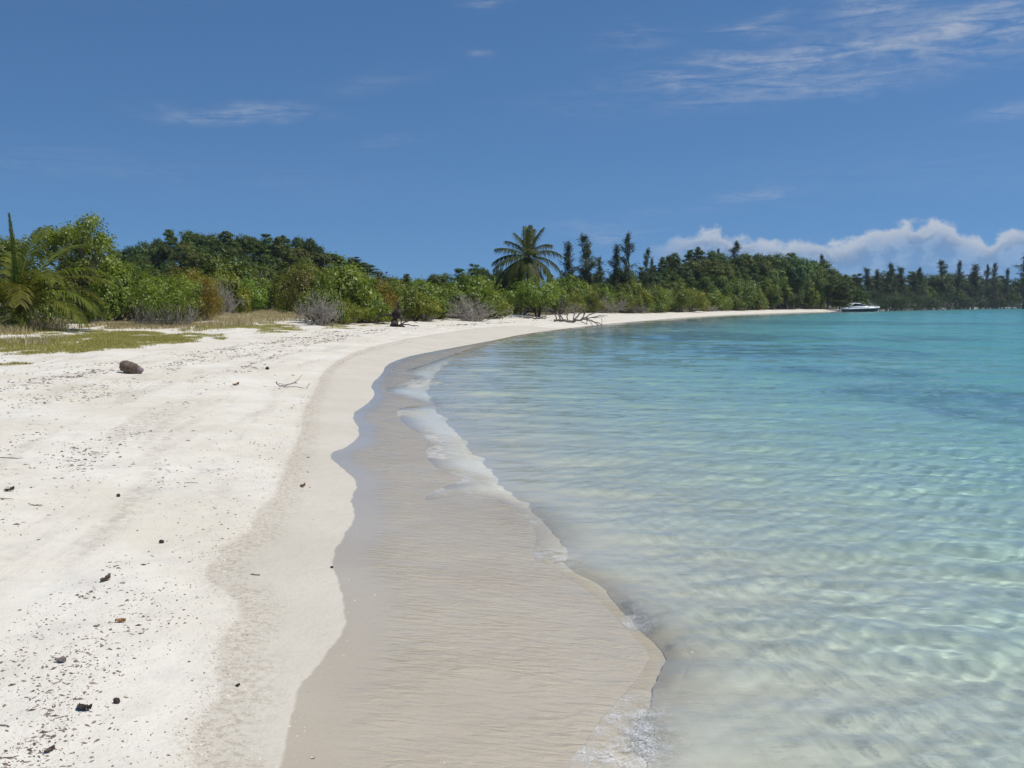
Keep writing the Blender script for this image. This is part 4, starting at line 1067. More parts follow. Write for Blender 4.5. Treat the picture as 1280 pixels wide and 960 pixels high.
deadwood('fallen_tree', 'bleached fallen tree with bare forking branches lying towards the water', 716, 404, [
    ([(-24, 3, 4), (-10, 3, 2), (0, 2, 0), (8, 4, 0), (14, 6, -1)], 1.7, 1.2),
    ([(0, 2, 0), (2, 10, 3), (4, 16, 4)], 1.2, 0.5), ([(2, 4, 0), (9, 12, 2), (14, 20, 4), (17, 24, 5)], 1.1, 0.4), ([(13, 6, 0), (15, 14, 2), (14, 19, 2)], 1.0, 0.4),
    ([(14, 6, -1), (22, 11, 0), (29, 13, 1), (32, 18, 2)], 1.0, 0.35), ([(12, 6, 0), (25, 7, 1), (40, 8, 4)], 0.8, 0.3), ([(24, 7, 1), (36, 10, 3), (44, 9, 3)], 0.6, 0.25),
    ([(12, 5, -1), (20, 4, -4), (24, -2, -6)], 0.9, 0.35), ([(16, 5, -2), (24, 3, -5), (34, -4, -9)], 0.8, 0.5), ([(22, 3, -4), (33, 0, -7), (36, -4, -9)], 0.7, 0.45), ([(34, -4, -9), (36, 1, -7), (35, 7, -5)], 0.6, 0.25),
    ([(10, 4, -1), (12, 1, -4), (17, -1, -5)], 0.7, 0.4), ([(18, 4, -3), (17, 0, -5), (17, -3, -6)], 0.6, 0.4),
    ([(-14, 3, 3), (-18, 10, 4), (-20, 15, 5)], 1.1, 0.5), ([(-6, 3, 2), (-7, 12, 4), (-9, 16, 5)], 1.0, 0.5), ([(-20, 3, 4), (-21, 9, 3), (-24, 12, 2)], 0.9, 0.5), ([(-12, 3, 2), (-15, 8, -1), (-20, 13, -2)], 1.3, 0.6),
    ([(9, 12, 2), (14, 13, 1), (20, 18, 0)], 0.5, 0.2), ([(29, 13, 1), (38, 15, 3), (47, 20, 5)], 0.5, 0.2)], 'driftwood', 'fallen tree', sides=6)
deadwood('driftwood_limb', 'short dark fallen trunk lying in the shade beside the dome shaped tree', 668, 399, [([(-32, 1, 4), (-10, 1.5, 2), (6, 1.5, 0), (15, 1, -2)], 1.2, 0.7), ([(6, 1.5, 0), (14, 4, 1), (18, 8, 3)], 1.2, 0.4), ([(-10, 1.5, 2), (-14, 3, 0), (-20, 2, -2)], 0.6, 0.3)], 'driftwood', 'driftwood')
deadwood('weathered_stump', 'dark weathered tree stump with a broken pale tip and bare roots', 497, 408.5, [
    ([(-2, -1, 0), (-2.5, 7, 0), (-1, 13, 0.5), (1, 18, 0)], 4.6, 2.0), ([(0, 14, 0), (1.2, 19, 0), (0.8, 25, 0)], 1.5, 0.5), ([(-2, 10, 0), (-9, 12, 1), (-18, 11, 2)], 1.5, 0.7), ([(-3, 3, -1), (-7, 0.5, -2)], 2.2, 0.8),
    ([(2, 12, 0), (4, 6, -2), (4, -0.5, -2)], 0.8, 0.6), ([(3, 1, 0), (8, 0, -1)], 1.5, 0.6), ([(0, 13, 0), (6, 15, 1), (11, 20, 2)], 0.7, 0.3), ([(4, 3, 1), (13, 7, 2), (19, 4, 3)], 0.7, 0.3), ([(3, 2, 1), (12, 2, 2), (21, 0.5, 2)], 0.7, 0.3)],
    'dark_wood', 'stump', sides=7, kind_part='root', scale=at_px(497, 408.5).y / FPX * 1.25)
deadwood('dark_log', 'dark half buried log lying on the grass beside the weathered stump', 472, 405, [([(-40, 1, 5), (-14, 2, 2), (4, 0.5, 0), (20, -1, -2)], 1.6, 0.8), ([(-14, 2, 2), (-5, 3.5, 1)], 0.7, 0.5)], 'dark_wood', 'log')
deadwood('grey_branch', 'pair of thin grey sticks tangled together on the open sand', 354, 484, [
    ([(-9, 7, 1), (-7, 4, 0), (-4, 1.5, 0), (3, 2, 0), (11, 5, 1), (17, 5.5, 1)], 0.75, 0.55), ([(12, 5, 1), (18, 9, 2), (24, 16, 4)], 0.5, 0.22), ([(-6, 5, 0), (0, 3.6, 1), (8, 3.4, 2)], 0.3, 0.2),
    ([(0, -0.5, -2), (2, 0.6, -2), (14, 1, -2), (30, -1.5, -3)], 0.45, 0.35), ([(30, -1.5, -3), (31, 1, -3), (34, 5, -2)], 0.5, 0.3)], 'driftwood', 'stick', sides=5)
STICKS = [('stick', 'grey stick lying flat at the edge of the open sand', 44, 632, [([(-9, 0.6, 0), (0, 0.9, 0), (10, 0.6, 0)], 1.1, 0.8), ([(-6, 0.5, -1.5), (8, 0.5, -1)], 0.6, 0.4)]),
          ('stick', 'long thin grey stick pointing down the beach', 4, 624, [([(-20, 0.6, 3), (0, 0.8, 0), (14, 0.5, -2)], 1.0, 0.6)]),
          ('stick', 'slender curved twig on the pale sand', 14, 573, [([(-18, 0.6, 3), (0, 0.8, 0), (16, 0.5, -2)], 0.9, 0.5)]),
          ('stick', 'dark bent stick with a hooked end close to the viewer', 8, 908, [([(-14, 0.8, 1), (0, 1.4, 0), (5, 0.8, -2)], 1.6, 1.0)]),
          ('stick', 'dark forked twig beside the hooked stick', 10, 948, [([(-16, 0.7, -1), (-4, 0.8, 0), (10, 1.2, 2)], 1.8, 0.9), ([(-4, 0.8, 0), (6, 0.8, -2)], 0.9, 0.6)]),
          ('stick', 'short dark stick lying on the damp grit', 319, 719, [([(-6, 0.8, 1), (6, 0.8, -1)], 1.3, 1.0)]),
          ('stick', 'thin broken twig above the tide wrack', 160, 453, [([(-60, 0.4, 0), (-20, 0.5, 1), (0, 0.4, 0)], 0.4, 0.25)]),
          ('stick', 'crooked twig beside a scatter of seaweed', 240, 604, [([(-10, 0.5, 0), (-2, 1.0, 1), (8, 0.4, 0)], 0.6, 0.4)])]
for nm, lab, px, py, br in STICKS:
    deadwood(nm, lab, px, py, [(a, b * 0.7, c * 0.7) for a, b, c in br], 'driftwood', 'stick', sides=6)


def lump(name, label, cat, px, py, wpx, hpx, mat, seed, depth=0.7, detail=3, rough=0.3, yaw=0.0, part=None):
    """an irregular solid object resting on the sand"""
    import bmesh
    p = at_px(px, py); k = math.hypot(p.x, p.y) / FPX
    bm = bmesh.new(); bmesh.ops.create_icosphere(bm, subdivisions=detail, radius=1.0)
    r_ = np.random.default_rng(seed); off = r_.random(3) * 50
    for v in bm.verts:
        c = np.array(v.co)
        s = 1 + rough * (fbm(np.array([c[0] * 1.3 + off[0] + c[2]]), np.array([c[1] * 1.3 + off[1] - c[2] * 0.7]), seed, 4)[0] - 0.5) * 2
        v.co = Vector(c * s)
    bmesh.ops.scale(bm, vec=(wpx * k / 2, wpx * k / 2 * depth, hpx * k / 2), verts=bm.verts)
    bmesh.ops.translate(bm, vec=(0, 0, hpx * k * 0.38), verts=bm.verts)
    me_ = bpy.data.meshes.new(name); bm.to_mesh(me_); bm.free()
    for f in me_.polygons: f.use_smooth = True
    a = me_.attributes.new('tint', 'FLOAT', 'POINT'); a.data.foreach_set('value', np.full(len(me_.vertices), 0.5, np.float32))
    o = link(name, me_, M[mat], None, p); o.rotation_euler = (0, 0, yaw); tag(o, label, cat)
    return o


def flake(name, label, cat, px, py, wpx, hpx, mat, seed, width=0.45, curl=1.0, yaw=0.0):
    """a curled dry leaf, husk or shell piece: a cupped, twisted sheet with a thickness and a torn edge"""
    p = at_px(px, py); k = math.hypot(p.x, p.y) / FPX
    r_ = np.random.default_rng(seed); L_ = wpx * k; n, m = 13, 7
    V = []
    for side in (1, -1):
        for i in range(n):
            f = i / (n - 1); w_ = L_ * width * 0.5 * (math.sin(math.pi * (0.06 + 0.90 * f)) ** 0.7) * (1 + 0.25 * r_.normal())
            for j in range(m):
                q = j / (m - 1) * 2 - 1
                zz = hpx * k * (0.25 + curl * (0.55 * abs(q) ** 1.6 * (0.4 + f) + 0.5 * (f - 0.45) ** 2 * 2 + 0.10 * r_.normal()))
                V.append(((f - 0.5) * L_, q * w_ + 0.12 * L_ * math.sin(f * 4 + seed), zz + side * 0.05 * hpx * k))
    Q = []
    for b, fl in ((0, False), (n * m, True)):
        for i in range(n - 1):
            for j in range(m - 1):
                q = (b + i * m + j, b + (i + 1) * m + j, b + (i + 1) * m + j + 1, b + i * m + j + 1); Q.append(q[::-1] if fl else q)
    rim = [j for j in range(m)] + [i * m + m - 1 for i in range(1, n)] + [(n - 1) * m + j for j in range(m - 2, -1, -1)] + [i * m for i in range(n - 2, 0, -1)]
    for a_, b_ in zip(rim, rim[1:] + rim[:1]): Q.append((a_, b_, b_ + n * m, a_ + n * m))
    g = Geo(); g.add(V, Q)
    o = link(name, g.mesh(name), M[mat], None, p); o.rotation_euler = (r_.normal() * 0.12, r_.normal() * 0.12, yaw); tag(o, label, cat)
    return o


M['husk'] = mat_plain('husk', (0.03, 0.020, 0.016), (0.22, 0.16, 0.12), 0.85, 8.0)
M['husk_end'] = mat_plain('husk_end', (0.12, 0.09, 0.09), (0.34, 0.28, 0.28), 0.85, 20.0)
M['orange_leaf'] = mat_plain('orange_leaf', (0.20, 0.10, 0.04), (0.35, 0.20, 0.08), 0.8, 30.0)
M['shell_white'] = mat_plain('shell_white', (0.62, 0.58, 0.52), (0.85, 0.82, 0.78), 0.5, 30.0)
# the stubby log on the sand: a sawn-off trunk lying at a slant, with a pale broken end
p = at_px(164, 467); k = math.hypot(p.x, p.y) / FPX
root = bpy.data.objects.new('stubby_log', None); COL.objects.link(root); root.location = p; tag(root, 'stubby dark brown log with a pale broken end lying alone on the sand', 'log')
g = Geo()
P = np.array([(-13, 1, 11), (-9.5, 0.5, 10.5), (-5, 0, 9), (0, -0.3, 7), (5, -0.6, 5.6), (9.5, -0.8, 4.6)], float) * k
u = np.linspace(0, 1, 18); P = np.stack([np.interp(u, np.linspace(0, 1, 6), P[:, i]) for i in range(3)], -1)
rad = np.interp(u, [0, 0.10, 0.25, 0.5, 0.8, 1.0], [0.8, 3.8, 6.8, 7.2, 5.8, 4.6]) * k
n0 = len(g.V); g.tube(P, rad, 10)
V = g.V[0]; V += (np.stack([fbm(V[:, 0] * 9 + 3, V[:, 2] * 9, s, 4) for s in (1, 2, 3)], -1) - 0.5) * 0.09
link('trunk', g.mesh('stubby_log', False), M['husk'], root)
g = Geo(); P = np.array([(8.6, -0.8, 4.3), (11, -1, 3.6), (13, -1.2, 2.8), (14, -1.2, 2.4)], float) * k
g.tube(P, np.array([4.4, 4.2, 3.6, 1.6]) * k, 14); V = g.V[0]; V += (np.stack([fbm(V[:, 0] * 14 + 3, V[:, 2] * 14, s, 3) for s in (4, 5, 6)], -1) - 0.5) * 0.06
link('broken_end', g.mesh('log_end', True), M['husk_end'], root)
g = Geo(); limb(g, np.array([-11, 0.6, 10]) * k, np.array([-16, 1, 12.5]) * k, 0.9 * k, 0.3 * k, 0.1, 4, 5); link('twig', g.mesh('log_twig'), M['husk'], root)

LUMPS = [('seed_pod', 'dark flat seed pod with a thin stalk on the dry sand', 'seed pod', 105, 887, 22, 8, 'dark_wood', 3, 0.6, 0.4), ('seed_pod', 'small dark seed pod standing on the dry sand', 'seed pod', 146, 879, 8, 8, 'dark_wood', 4, 0.7, 0.4),
         ('husk_fragment', 'reddish brown husk fragment at the head of the wrack line', 'husk', 132, 727, 14, 8, 'husk', 5, 0.7, 0.5), ('dry_leaf', 'curled brown dry leaf on the pale sand', 'leaf', 150, 778, 14, 5, 'orange_leaf', 6, 0.7, 0.6),
         ('dry_leaf', 'orange brown dry leaf on the damp sand near the water', 'leaf', 379, 609, 11, 5, 'orange_leaf', 7, 0.8, 0.5), ('pebble', 'round black pebble on the pale sand', 'pebble', 148, 621, 4.5, 4.5, 'dark_wood', 8, 0.9, 0.2),
         ('pebble', 'black pebble below the crooked twig', 'pebble', 202, 679, 6, 5, 'dark_wood', 9, 0.9, 0.3), ('husk_fragment', 'dark husk fragment among the wrack by the flat grey stick', 'husk', 12, 614, 14, 5, 'husk', 10, 0.7, 0.5),
         ('husk_fragment', 'brown husk fragment near the tangled grey sticks', 'husk', 295, 482, 9, 4, 'orange_leaf', 11, 0.7, 0.4), ('pebble', 'dark pebble upslope of the tangled grey sticks', 'pebble', 334, 462, 5, 4, 'dark_wood', 12, 0.9, 0.3),
         ('husk_fragment', 'dark flake on the grit close to the damp sand edge', 'husk', 298, 858, 8, 4, 'dark_wood', 13, 0.7, 0.5), ('dry_leaf', 'tan curled leaf lying above the seed pods', 'leaf', 75, 828, 16, 6, 'husk_end', 14, 0.7, 0.6),
         ('shell_fragment', 'white broken shell on the wet sand', 'shell', 392, 948, 8, 3, 'shell_white', 15, 0.6, 0.6), ('shell_fragment', 'bleached shell fragment on the dry sand above the grit', 'shell', 177, 792, 8, 4, 'shell_white', 16, 0.6, 0.5),
         ('husk_fragment', 'small dark husk in the wrack line nearest the viewer', 'husk', 62, 940, 14, 6, 'husk', 17, 0.7, 0.5), ('pebble', 'dark pebble lying on the wet sand edge', 'pebble', 415, 710, 4, 3, 'dark_wood', 18, 0.9, 0.3)]
for k_, (nm, lab, cat, px, py, wp, hp, mt, sd, dp, rg) in enumerate(LUMPS):
    if nm in ('pebble', 'seed_pod') and wp < 10: lump(nm, lab, cat, px, py, wp, hp, mt, sd, dp, 3, rg, rng.random() * 1.2 - 0.6)
    else: flake(nm, lab, cat, px, py, wp * 0.85, hp * 0.85, mt, sd, 0.5, 1.0, rng.random() * 1.2 - 0.6)


# ------------------------------------------------------------------ wrack and shell grit
def chips(g, X, L, wid, tint, flat=0.35):
    """small elongated flakes lying on the sand (closed four-cornered solids)"""
    n = len(X); a = rng.random(n) * 6.283
    u = np.stack([np.cos(a), np.sin(a), rng.normal(size=n) * 0.12], -1); v = np.stack([-np.sin(a), np.cos(a), rng.normal(size=n) * 0.15], -1)
    L = L[:, None] * 0.5; w_ = wid[:, None] * 0.5
    h = np.zeros((n, 3)); h[:, 2] = (w_[:, 0] * flat * 2 + 0.0015)
    V = np.stack([X - u * L, X + v * w_ + u * L * 0.1, X + u * L, X - v * w_ + u * L * 0.2, X + h], 1).reshape(-1, 3)
    i = np.arange(n)[:, None] * 5
    T = np.concatenate([i + np.array([[a_, b_, 4]]) for a_, b_ in ((0, 3), (3, 2), (2, 1), (1, 0))])
    g.add(V, None, T, np.repeat(tint, 5))


def band(line_px, n, spread):
    W_ = ground_hit(*zip(*line_px))[:, :2]
    seg = np.linalg.norm(np.diff(W_, axis=0), axis=1); cum = np.concatenate([[0], np.cumsum(seg)])
    # points fall off with distance so that the near ground stays the densest in the picture
    s = cum[-1] * rng.random(n) ** 1.5
    P = np.stack([np.interp(s, cum, W_[:, i]) for i in range(2)], -1)
    rr_ = np.hypot(P[:, 0], P[:, 1])[:, None]
    k_ = sstep(0.35, 0.65, fbm(s * 1.1, s * 0 + 7, 51, 3))[:, None]
    P += rng.normal(size=P.shape) * spread * (0.4 + 0.9 * k_)
    return P


M['wrack'] = mat_plain('wrack', (0.03, 0.022, 0.018), (0.36, 0.29, 0.23), 0.9, 40.0)
M['grit'] = mat_plain('grit', (0.25, 0.17, 0.10), (0.80, 0.74, 0.66), 0.8, 60.0)
g = Geo()
WR = [([(40, 990), (35, 930), (55, 880), (80, 840), (100, 800), (115, 760), (128, 730), (140, 705), (165, 690)], 2600, 0.13), ([(100, 590), (140, 560), (185, 530), (230, 500), (262, 480), (300, 462), (345, 445), (390, 430), (440, 418)], 6500, 0.35),
      ([(0, 560), (60, 520), (120, 490), (170, 470), (210, 458), (260, 442), (310, 432), (360, 424), (420, 414)], 8000, 0.7), ([(0, 500), (40, 480), (90, 470), (140, 455)], 5000, 0.6), ([(200, 640), (260, 590), (300, 560), (330, 530), (360, 500), (390, 470)], 500, 0.5),
      ([(0, 660), (40, 620), (80, 590), (130, 560)], 3000, 0.35), ([(380, 425), (470, 413), (560, 407), (640, 402), (700, 400)], 2500, 0.8), ([(300, 445), (400, 424), (500, 411), (600, 405)], 2000, 0.4)]
for ln, n, sp in WR:
    P = band(ln, n, sp); X = np.stack([P[:, 0], P[:, 1], height(P[:, 0], P[:, 1])], -1)
    rr_ = np.hypot(P[:, 0], P[:, 1])
    dl = poly_sd(P[:, 0], P[:, 1], S_LINE, S_POLY); cl = sstep(0.50, 0.66, fbm(dl * 1.9, P[:, 1] * 0.25, 58, 3)) * (0.3 + 0.7 * sstep(0.4, 0.62, fbm(P[:, 0] * 3.4, P[:, 1] * 2.6, 59, 3))); kp = rng.random(n) < 0.10 + 0.9 * cl; X = X[kp]; rr_ = rr_[kp]; n = len(X)
    L_ = (0.004 + 0.030 * rng.random(n) ** 4) * (1 + rr_ / 8.5); chips(g, X, L_, L_ * (0.12 + 0.38 * rng.random(n)), rng.random(n) ** 1.3)
n = 14000; px_ = -80 + 480 * rng.random(n); py_ = 430 + 560 * rng.random(n) ** 1.3
X = ground_hit(px_, py_); wdx = poly_sd(X[:, 0], X[:, 1], G_LINE, G_POLY); keep_ = (wdx > 0.05) & (rng.random(n) < 0.06 + 0.94 * sstep(0.47, 0.66, fbm(poly_sd(X[:, 0], X[:, 1], S_LINE, S_POLY) * 1.9, X[:, 1] * 0.25, 58, 3)))
X = X[keep_]; L_ = (0.0035 + 0.016 * rng.random(len(X)) ** 4) * (1 + np.hypot(X[:, 0], X[:, 1]) / 9); chips(g, X, L_, L_ * (0.2 + 0.5 * rng.random(len(X))), rng.random(len(X)))
o = link('wrack_litter', g.mesh('wrack_litter'), M['wrack']); tag(o, 'dark dry seaweed and twig litter scattered in lines along the beach', None, None, 'stuff')
g = Geo()
GL = [(232, 990), (242, 940), (250, 905), (274, 870), (285, 842), (280, 805), (308, 765), (300, 742), (268, 722), (285, 696), (280, 690), (318, 668), (326, 648), (346, 628), (358, 600), (368, 570), (380, 545), (384, 515), (398, 490), (405, 470), (430, 450), (470, 436), (520, 425)]
for n, sp, big in [(5200, 0.055, 0.012), (2600, 0.11, 0.009), (700, 0.30, 0.011)]:
    P = band(GL, n, sp); X = np.stack([P[:, 0], P[:, 1], height(P[:, 0], P[:, 1])], -1)
    L_ = (0.004 + big * rng.random(n) ** 2) * (1 + np.hypot(P[:, 0], P[:, 1]) / 16); chips(g, X, L_, L_ * (0.4 + 0.5 * rng.random(n)), np.clip(rng.random(n) * 1.1, 0, 1), 0.4)
n = 1400; px_ = 240 + 300 * rng.random(n); py_ = 440 + 520 * rng.random(n)
X = ground_hit(px_, py_); wdx = poly_sd(X[:, 0], X[:, 1], W_LINE, W_POLY); gdx = poly_sd(X[:, 0], X[:, 1], G_LINE, G_POLY); X = X[(wdx > -0.1) & (gdx < 0.1)]
L_ = (0.003 + 0.008 * rng.random(len(X)) ** 2) * (1 + np.hypot(X[:, 0], X[:, 1]) / 14); chips(g, X, L_, L_ * 0.6, rng.random(len(X)), 0.4)
o = link('shell_grit', g.mesh('shell_grit'), M['grit']); tag(o, 'band of broken shell and coral grit along the old tide line', None, None, 'stuff')

# ------------------------------------------------------------------ the motor yacht
M['gelcoat'] = mat_plain('gelcoat', (0.74, 0.75, 0.76), (0.80, 0.80, 0.80), 0.25, 4.0, 0.5, False, 0.0)
M['navy'] = mat_plain('navy_hull', (0.012, 0.018, 0.030), (0.020, 0.028, 0.045), 0.2, 4.0, 0.5, False, 0.0)
M['grey_hull'] = mat_plain('grey_band', (0.42, 0.46, 0.50), (0.48, 0.52, 0.55), 0.3, 4.0, 0.5, False, 0.0)
M['tinted'] = mat_plain('tinted_glass', (0.010, 0.014, 0.018), (0.016, 0.020, 0.026), 0.06, 4.0, 0.6, False, 0.0)
M['steel'] = mat_plain('steel', (0.60, 0.60, 0.62), (0.70, 0.70, 0.72), 0.25, 10.0, 0.5, False, 0.0, 1.0)


def loft(sections, name):
    """sections: list of (x, [(y, z)...]) with equal counts, both sides given by mirroring"""
    g = Geo(); n = len(sections[0][1]); V = []
    for x_, pr in sections:
        V += [(x_, y_, z_) for y_, z_ in pr] + [(x_, -y_, z_) for y_, z_ in reversed(pr)]
    m = 2 * n; Q = []
    for s in range(len(sections) - 1):
        for q in range(m):
            Q.append((s * m + q, (s + 1) * m + q, (s + 1) * m + (q + 1) % m, s * m + (q + 1) % m))
    T = []
    for s in (0, len(sections) - 1):
        c = len(V); V.append(tuple(np.mean(V[s * m:(s + 1) * m], axis=0)))
        T += [(c, s * m + q, s * m + (q + 1) % m) if s == 0 else (c, s * m + (q + 1) % m, s * m + q) for q in range(m)]
    g.add(V, Q, T); return g.mesh(name)


bx, by = spot(1073.5, 343)
yr = bpy.data.objects.new('motor_yacht', None); COL.objects.link(yr); yr.location = (bx, by, 0); yr.scale = (0.9, 0.9, 0.9); yr.rotation_euler = (0, 0, R(-7)); tag(yr, 'white motor yacht with a dark hull and hardtop moored off the end of the beach', 'boat')
XS = [-6.6, -4, -1, 2, 4.2, 5.6, 6.5]; BW = [1.75, 1.9, 1.95, 1.75, 1.25, 0.65, 0.06]; SH_ = [1.15, 1.2, 1.32, 1.50, 1.64, 1.72, 1.78]; KEEL = [-0.5, -0.55, -0.55, -0.45, -0.2, 0.25, 0.95]
link('hull', loft([(x_, [(0.02, kz), (b_ * 0.72, kz + 0.25 + 0.12 * i), (b_ * 0.93, 0.35 + 0.12 * i), (b_, s_ * 0.70)]) for i, (x_, b_, s_, kz) in enumerate(zip(XS, BW, SH_, KEEL))], 'yacht_hull'), M['navy'], yr)
link('topsides', loft([(x_ + 0.02, [(0.01, s_ * 0.68), (b_ * 1.0, s_ * 0.702), (b_ * 1.03, s_ * 0.82), (b_ * 0.97, s_), (0.01, s_ + 0.10)]) for x_, b_, s_ in zip(XS, BW, SH_)], 'yacht_topsides'), M['gelcoat'], yr)
link('hull_stripe', loft([(x_, [(b_ * 0.9, s_ * 0.76), (b_ * 1.034, s_ * 0.77), (b_ * 1.04, s_ * 0.81), (b_ * 0.9, s_ * 0.82)]) for x_, b_, s_ in zip(XS[:-1], BW[:-1], SH_[:-1])], 'yacht_stripe'), M['grey_hull'], yr)
link('cabin', loft([(-4.2, [(0.02, 1.1), (1.5, 1.15), (1.45, 1.75), (0.02, 1.85)]), (-1.0, [(0.02, 1.2), (1.55, 1.3), (1.42, 2.0), (0.02, 2.1)]), (1.0, [(0.02, 1.3), (1.45, 1.4), (1.2, 1.95), (0.02, 2.05)]), (4.6, [(0.02, 1.55), (0.9, 1.60), (0.6, 1.78), (0.02, 1.84)])], 'yacht_cabin'), M['gelcoat'], yr)
link('windshield', loft([(-3.0, [(0.02, 1.9), (1.42, 1.85), (1.22, 2.75), (0.02, 2.85)]), (-0.6, [(0.02, 2.0), (1.40, 2.0), (1.15, 2.80), (0.02, 2.88)]), (1.5, [(0.02, 1.95), (1.1, 1.93), (1.0, 2.0), (0.02, 2.1)])], 'yacht_windshield'), M['tinted'], yr)
hp = loft([(-4.0, [(0.02, 2.85), (1.25, 2.82), (1.25, 2.92), (0.02, 3.02)]), (-2.2, [(0.02, 2.90), (1.38, 2.86), (1.36, 3.0), (0.02, 3.14)]), (-0.4, [(0.02, 2.86), (1.2, 2.82), (1.18, 2.92), (0.02, 3.04)]), (0.2, [(0.02, 2.74), (0.9, 2.72), (0.88, 2.78), (0.02, 2.84)])], 'yacht_hardtop')
ht = link('hardtop', hp, M['gelcoat'], yr)
g = Geo(); g.tube([(-1.8, 0, 3.1), (-1.8, 0, 3.7)], [0.03, 0.015], 6); link('antenna', g.mesh('yacht_antenna'), M['steel'], ht)
for sgn in (-1, 1):
    g = Geo(); P0 = [(-4.3, sgn * 1.5, 1.5), (-3.4, sgn * 1.4, 2.3), (-2.9, sgn * 1.32, 2.88)]; g.tube(P0, [0.16, 0.13, 0.12], 6); link('arch', g.mesh('yacht_arch', True), M['gelcoat'], yr)
    g = Geo(); g.tube([(x_, sgn * b_ * 0.95, s_ + 0.55) for x_, b_, s_ in zip(XS[2:], BW[2:], SH_[2:])], 0.025, 5)
    for x_, b_, s_ in zip(XS[2:], BW[2:], SH_[2:]): g.tube([(x_, sgn * b_ * 0.95, s_ - 0.05), (x_, sgn * b_ * 0.95, s_ + 0.55)], 0.02, 4)
    link('railing', g.mesh('yacht_railing'), M['steel'], yr)
    g = Geo()
    for x_ in (0.6, 2.4): g.box((x_, sgn * 1.62 - 0.05, 1.02), (x_ + 0.8, sgn * 1.62 + 0.45 * 0 + 0.05, 1.16))
g = Geo(); g.box((-7.5, -1.55, 0.22), (-6.5, 1.55, 0.34)); link('swim_platform', g.mesh('yacht_platform'), M['gelcoat'], yr)
g = Geo(); g.box((-6.3, -1.3, 1.2), (-4.6, 1.3, 1.5)); link('sun_pad', g.mesh('yacht_sunpad'), M['grey_hull'], yr)

# ------------------------------------------------------------------ small things by the mangroves
lump('white_float', 'small white float lying where the mangroves meet the water', 'float', 1113, 387.6, 3, 4.5, 'gelcoat', 30, 0.9, 2, 0.15)

#@@HAZE
m, nt = nodes('sea_air'); t = NT(nt)
pv = t.n('ShaderNodeVolumePrincipled', ins={'Color': (0.80, 0.88, 1.0, 1), 'Density': 0.00011, 'Anisotropy': 0.2})
ov = t.n('ShaderNodeOutputMaterial'); nt.links.new(pv.outputs[0], ov.inputs['Volume'])
g = Geo(); g.box((-9200, -9200, -9.5), (9200, 9200, 34.0))
o = link('haze', g.mesh('haze'), m); tag(o, 'thin sea haze in the air over the bay', None, None, 'stuff')


# ------------------------------------------------------------------ light, sky, camera
SUN_AZ = R(102); SUN_EL = R(62)          # azimuth from the view direction towards the right
sd_ = Vector((math.sin(SUN_AZ) * math.cos(SUN_EL), math.cos(SUN_AZ) * math.cos(SUN_EL), math.sin(SUN_EL)))
li = bpy.data.lights.new('sun', 'SUN'); li.energy = 4.2; li.angle = R(0.53); li.color = (1.0, 0.955, 0.88)
li.cycles.is_caustics_light = True
so = bpy.data.objects.new('sun', li); COL.objects.link(so); so.rotation_euler = (-sd_).to_track_quat('-Z', 'Y').to_euler()

w = bpy.data.worlds.new('World'); scene.world = w; w.use_nodes = True
nt = w.node_tree; nt.nodes.clear(); t = NT(nt)
sky = t.n('ShaderNodeTexSky', sky_type='NISHITA', sun_disc=False, sun_elevation=SUN_EL, sun_rotation=SUN_AZ, altitude=0.0, air_density=1.0, dust_density=0.0, ozone_density=3.0)
dirn = t.n('ShaderNodeTexCoord').outputs['Generated']
sep = t.n('ShaderNodeSeparateXYZ', ins={0: dirn})
dx, dy, dz = sep.outputs
# the sky of clear, clean air: look it up a little above the true height so that the horizon stays blue
lift = t.n('ShaderNodeCombineXYZ', ins={0: dx, 1: dy, 2: t.m('MULTIPLY_ADD', t.m('MAXIMUM', dz, 0.0), 1.0, 0.185)})
nt.links.new(lift.outputs[0], sky.inputs['Vector'])
skyc = t.mix(1.0, sky.outputs[0], SKY_MUL, 'MULTIPLY')
az_ = t.m('ARCTAN2', dx, dy); el_ = t.m('ARCSINE', dz)
p2 = t.n('ShaderNodeCombineXYZ', ins={0: az_, 1: el_, 2: 0.0}).outputs[0]
def ae(px, py):
    d_ = ray(px, py); return math.atan2(d_[0], d_[1]), math.asin(d_[2])
warp = t.n('ShaderNodeTexNoise', noise_dimensions='2D', ins={'Vector': t.scale(p2, (1, 2.2, 1)), 'Scale': 14.0, 'Detail': 4.0, 'Roughness': 0.55})
streak = t.noise(t.scale(p2, (0.8, 6.5, 1.0)), 15.0, 7.0, 0.60, 0.8, '2D')
fine = t.noise(t.scale(p2, (1.0, 3.0, 1.0)), 60.0, 6.0, 0.65, 0.4, '2D')
body = t.m('ADD', t.m('MULTIPLY', streak, 0.7), t.m('MULTIPLY', fine, 0.3))
wn = t.m('MULTIPLY', t.m('SUBTRACT', warp.outputs['Fac'], 0.5), 0.03)
CIR = [(300, 143, 80, 9, 1.5, 0.62), (1110, 56, 260, 24, 7.0, 0.60), (1250, 30, 120, 30, 6, 0.35), (930, 74, 70, 10, 0, 0.4), (1020, 110, 130, 13, 3, 0.42), (850, 104, 30, 8, -6, 0.50), (940, 38, 40, 8, -4, 0.50), (1088, 8, 42, 13, 4, 0.65),
       (790, 47, 45, 10, 2, 0.25), (972, 14, 30, 8, 10, 0.35), (948, 242, 45, 8, 4, 0.45), (1252, 141, 36, 7, 4, 0.40), (482, 178, 42, 8, 8, 0.28), (470, 103, 60, 12, 12, 0.14), (600, 72, 14, 5, 0, 0.35), (758, 291, 50, 7, -3, 0.40), (830, 268, 60, 7, 5, 0.22), (610, 0, 30, 6, 0, 0.3),
       (150, 210, 300, 20, -2, 0.10), (1160, 210, 200, 30, 0, 0.08)]
mask = None
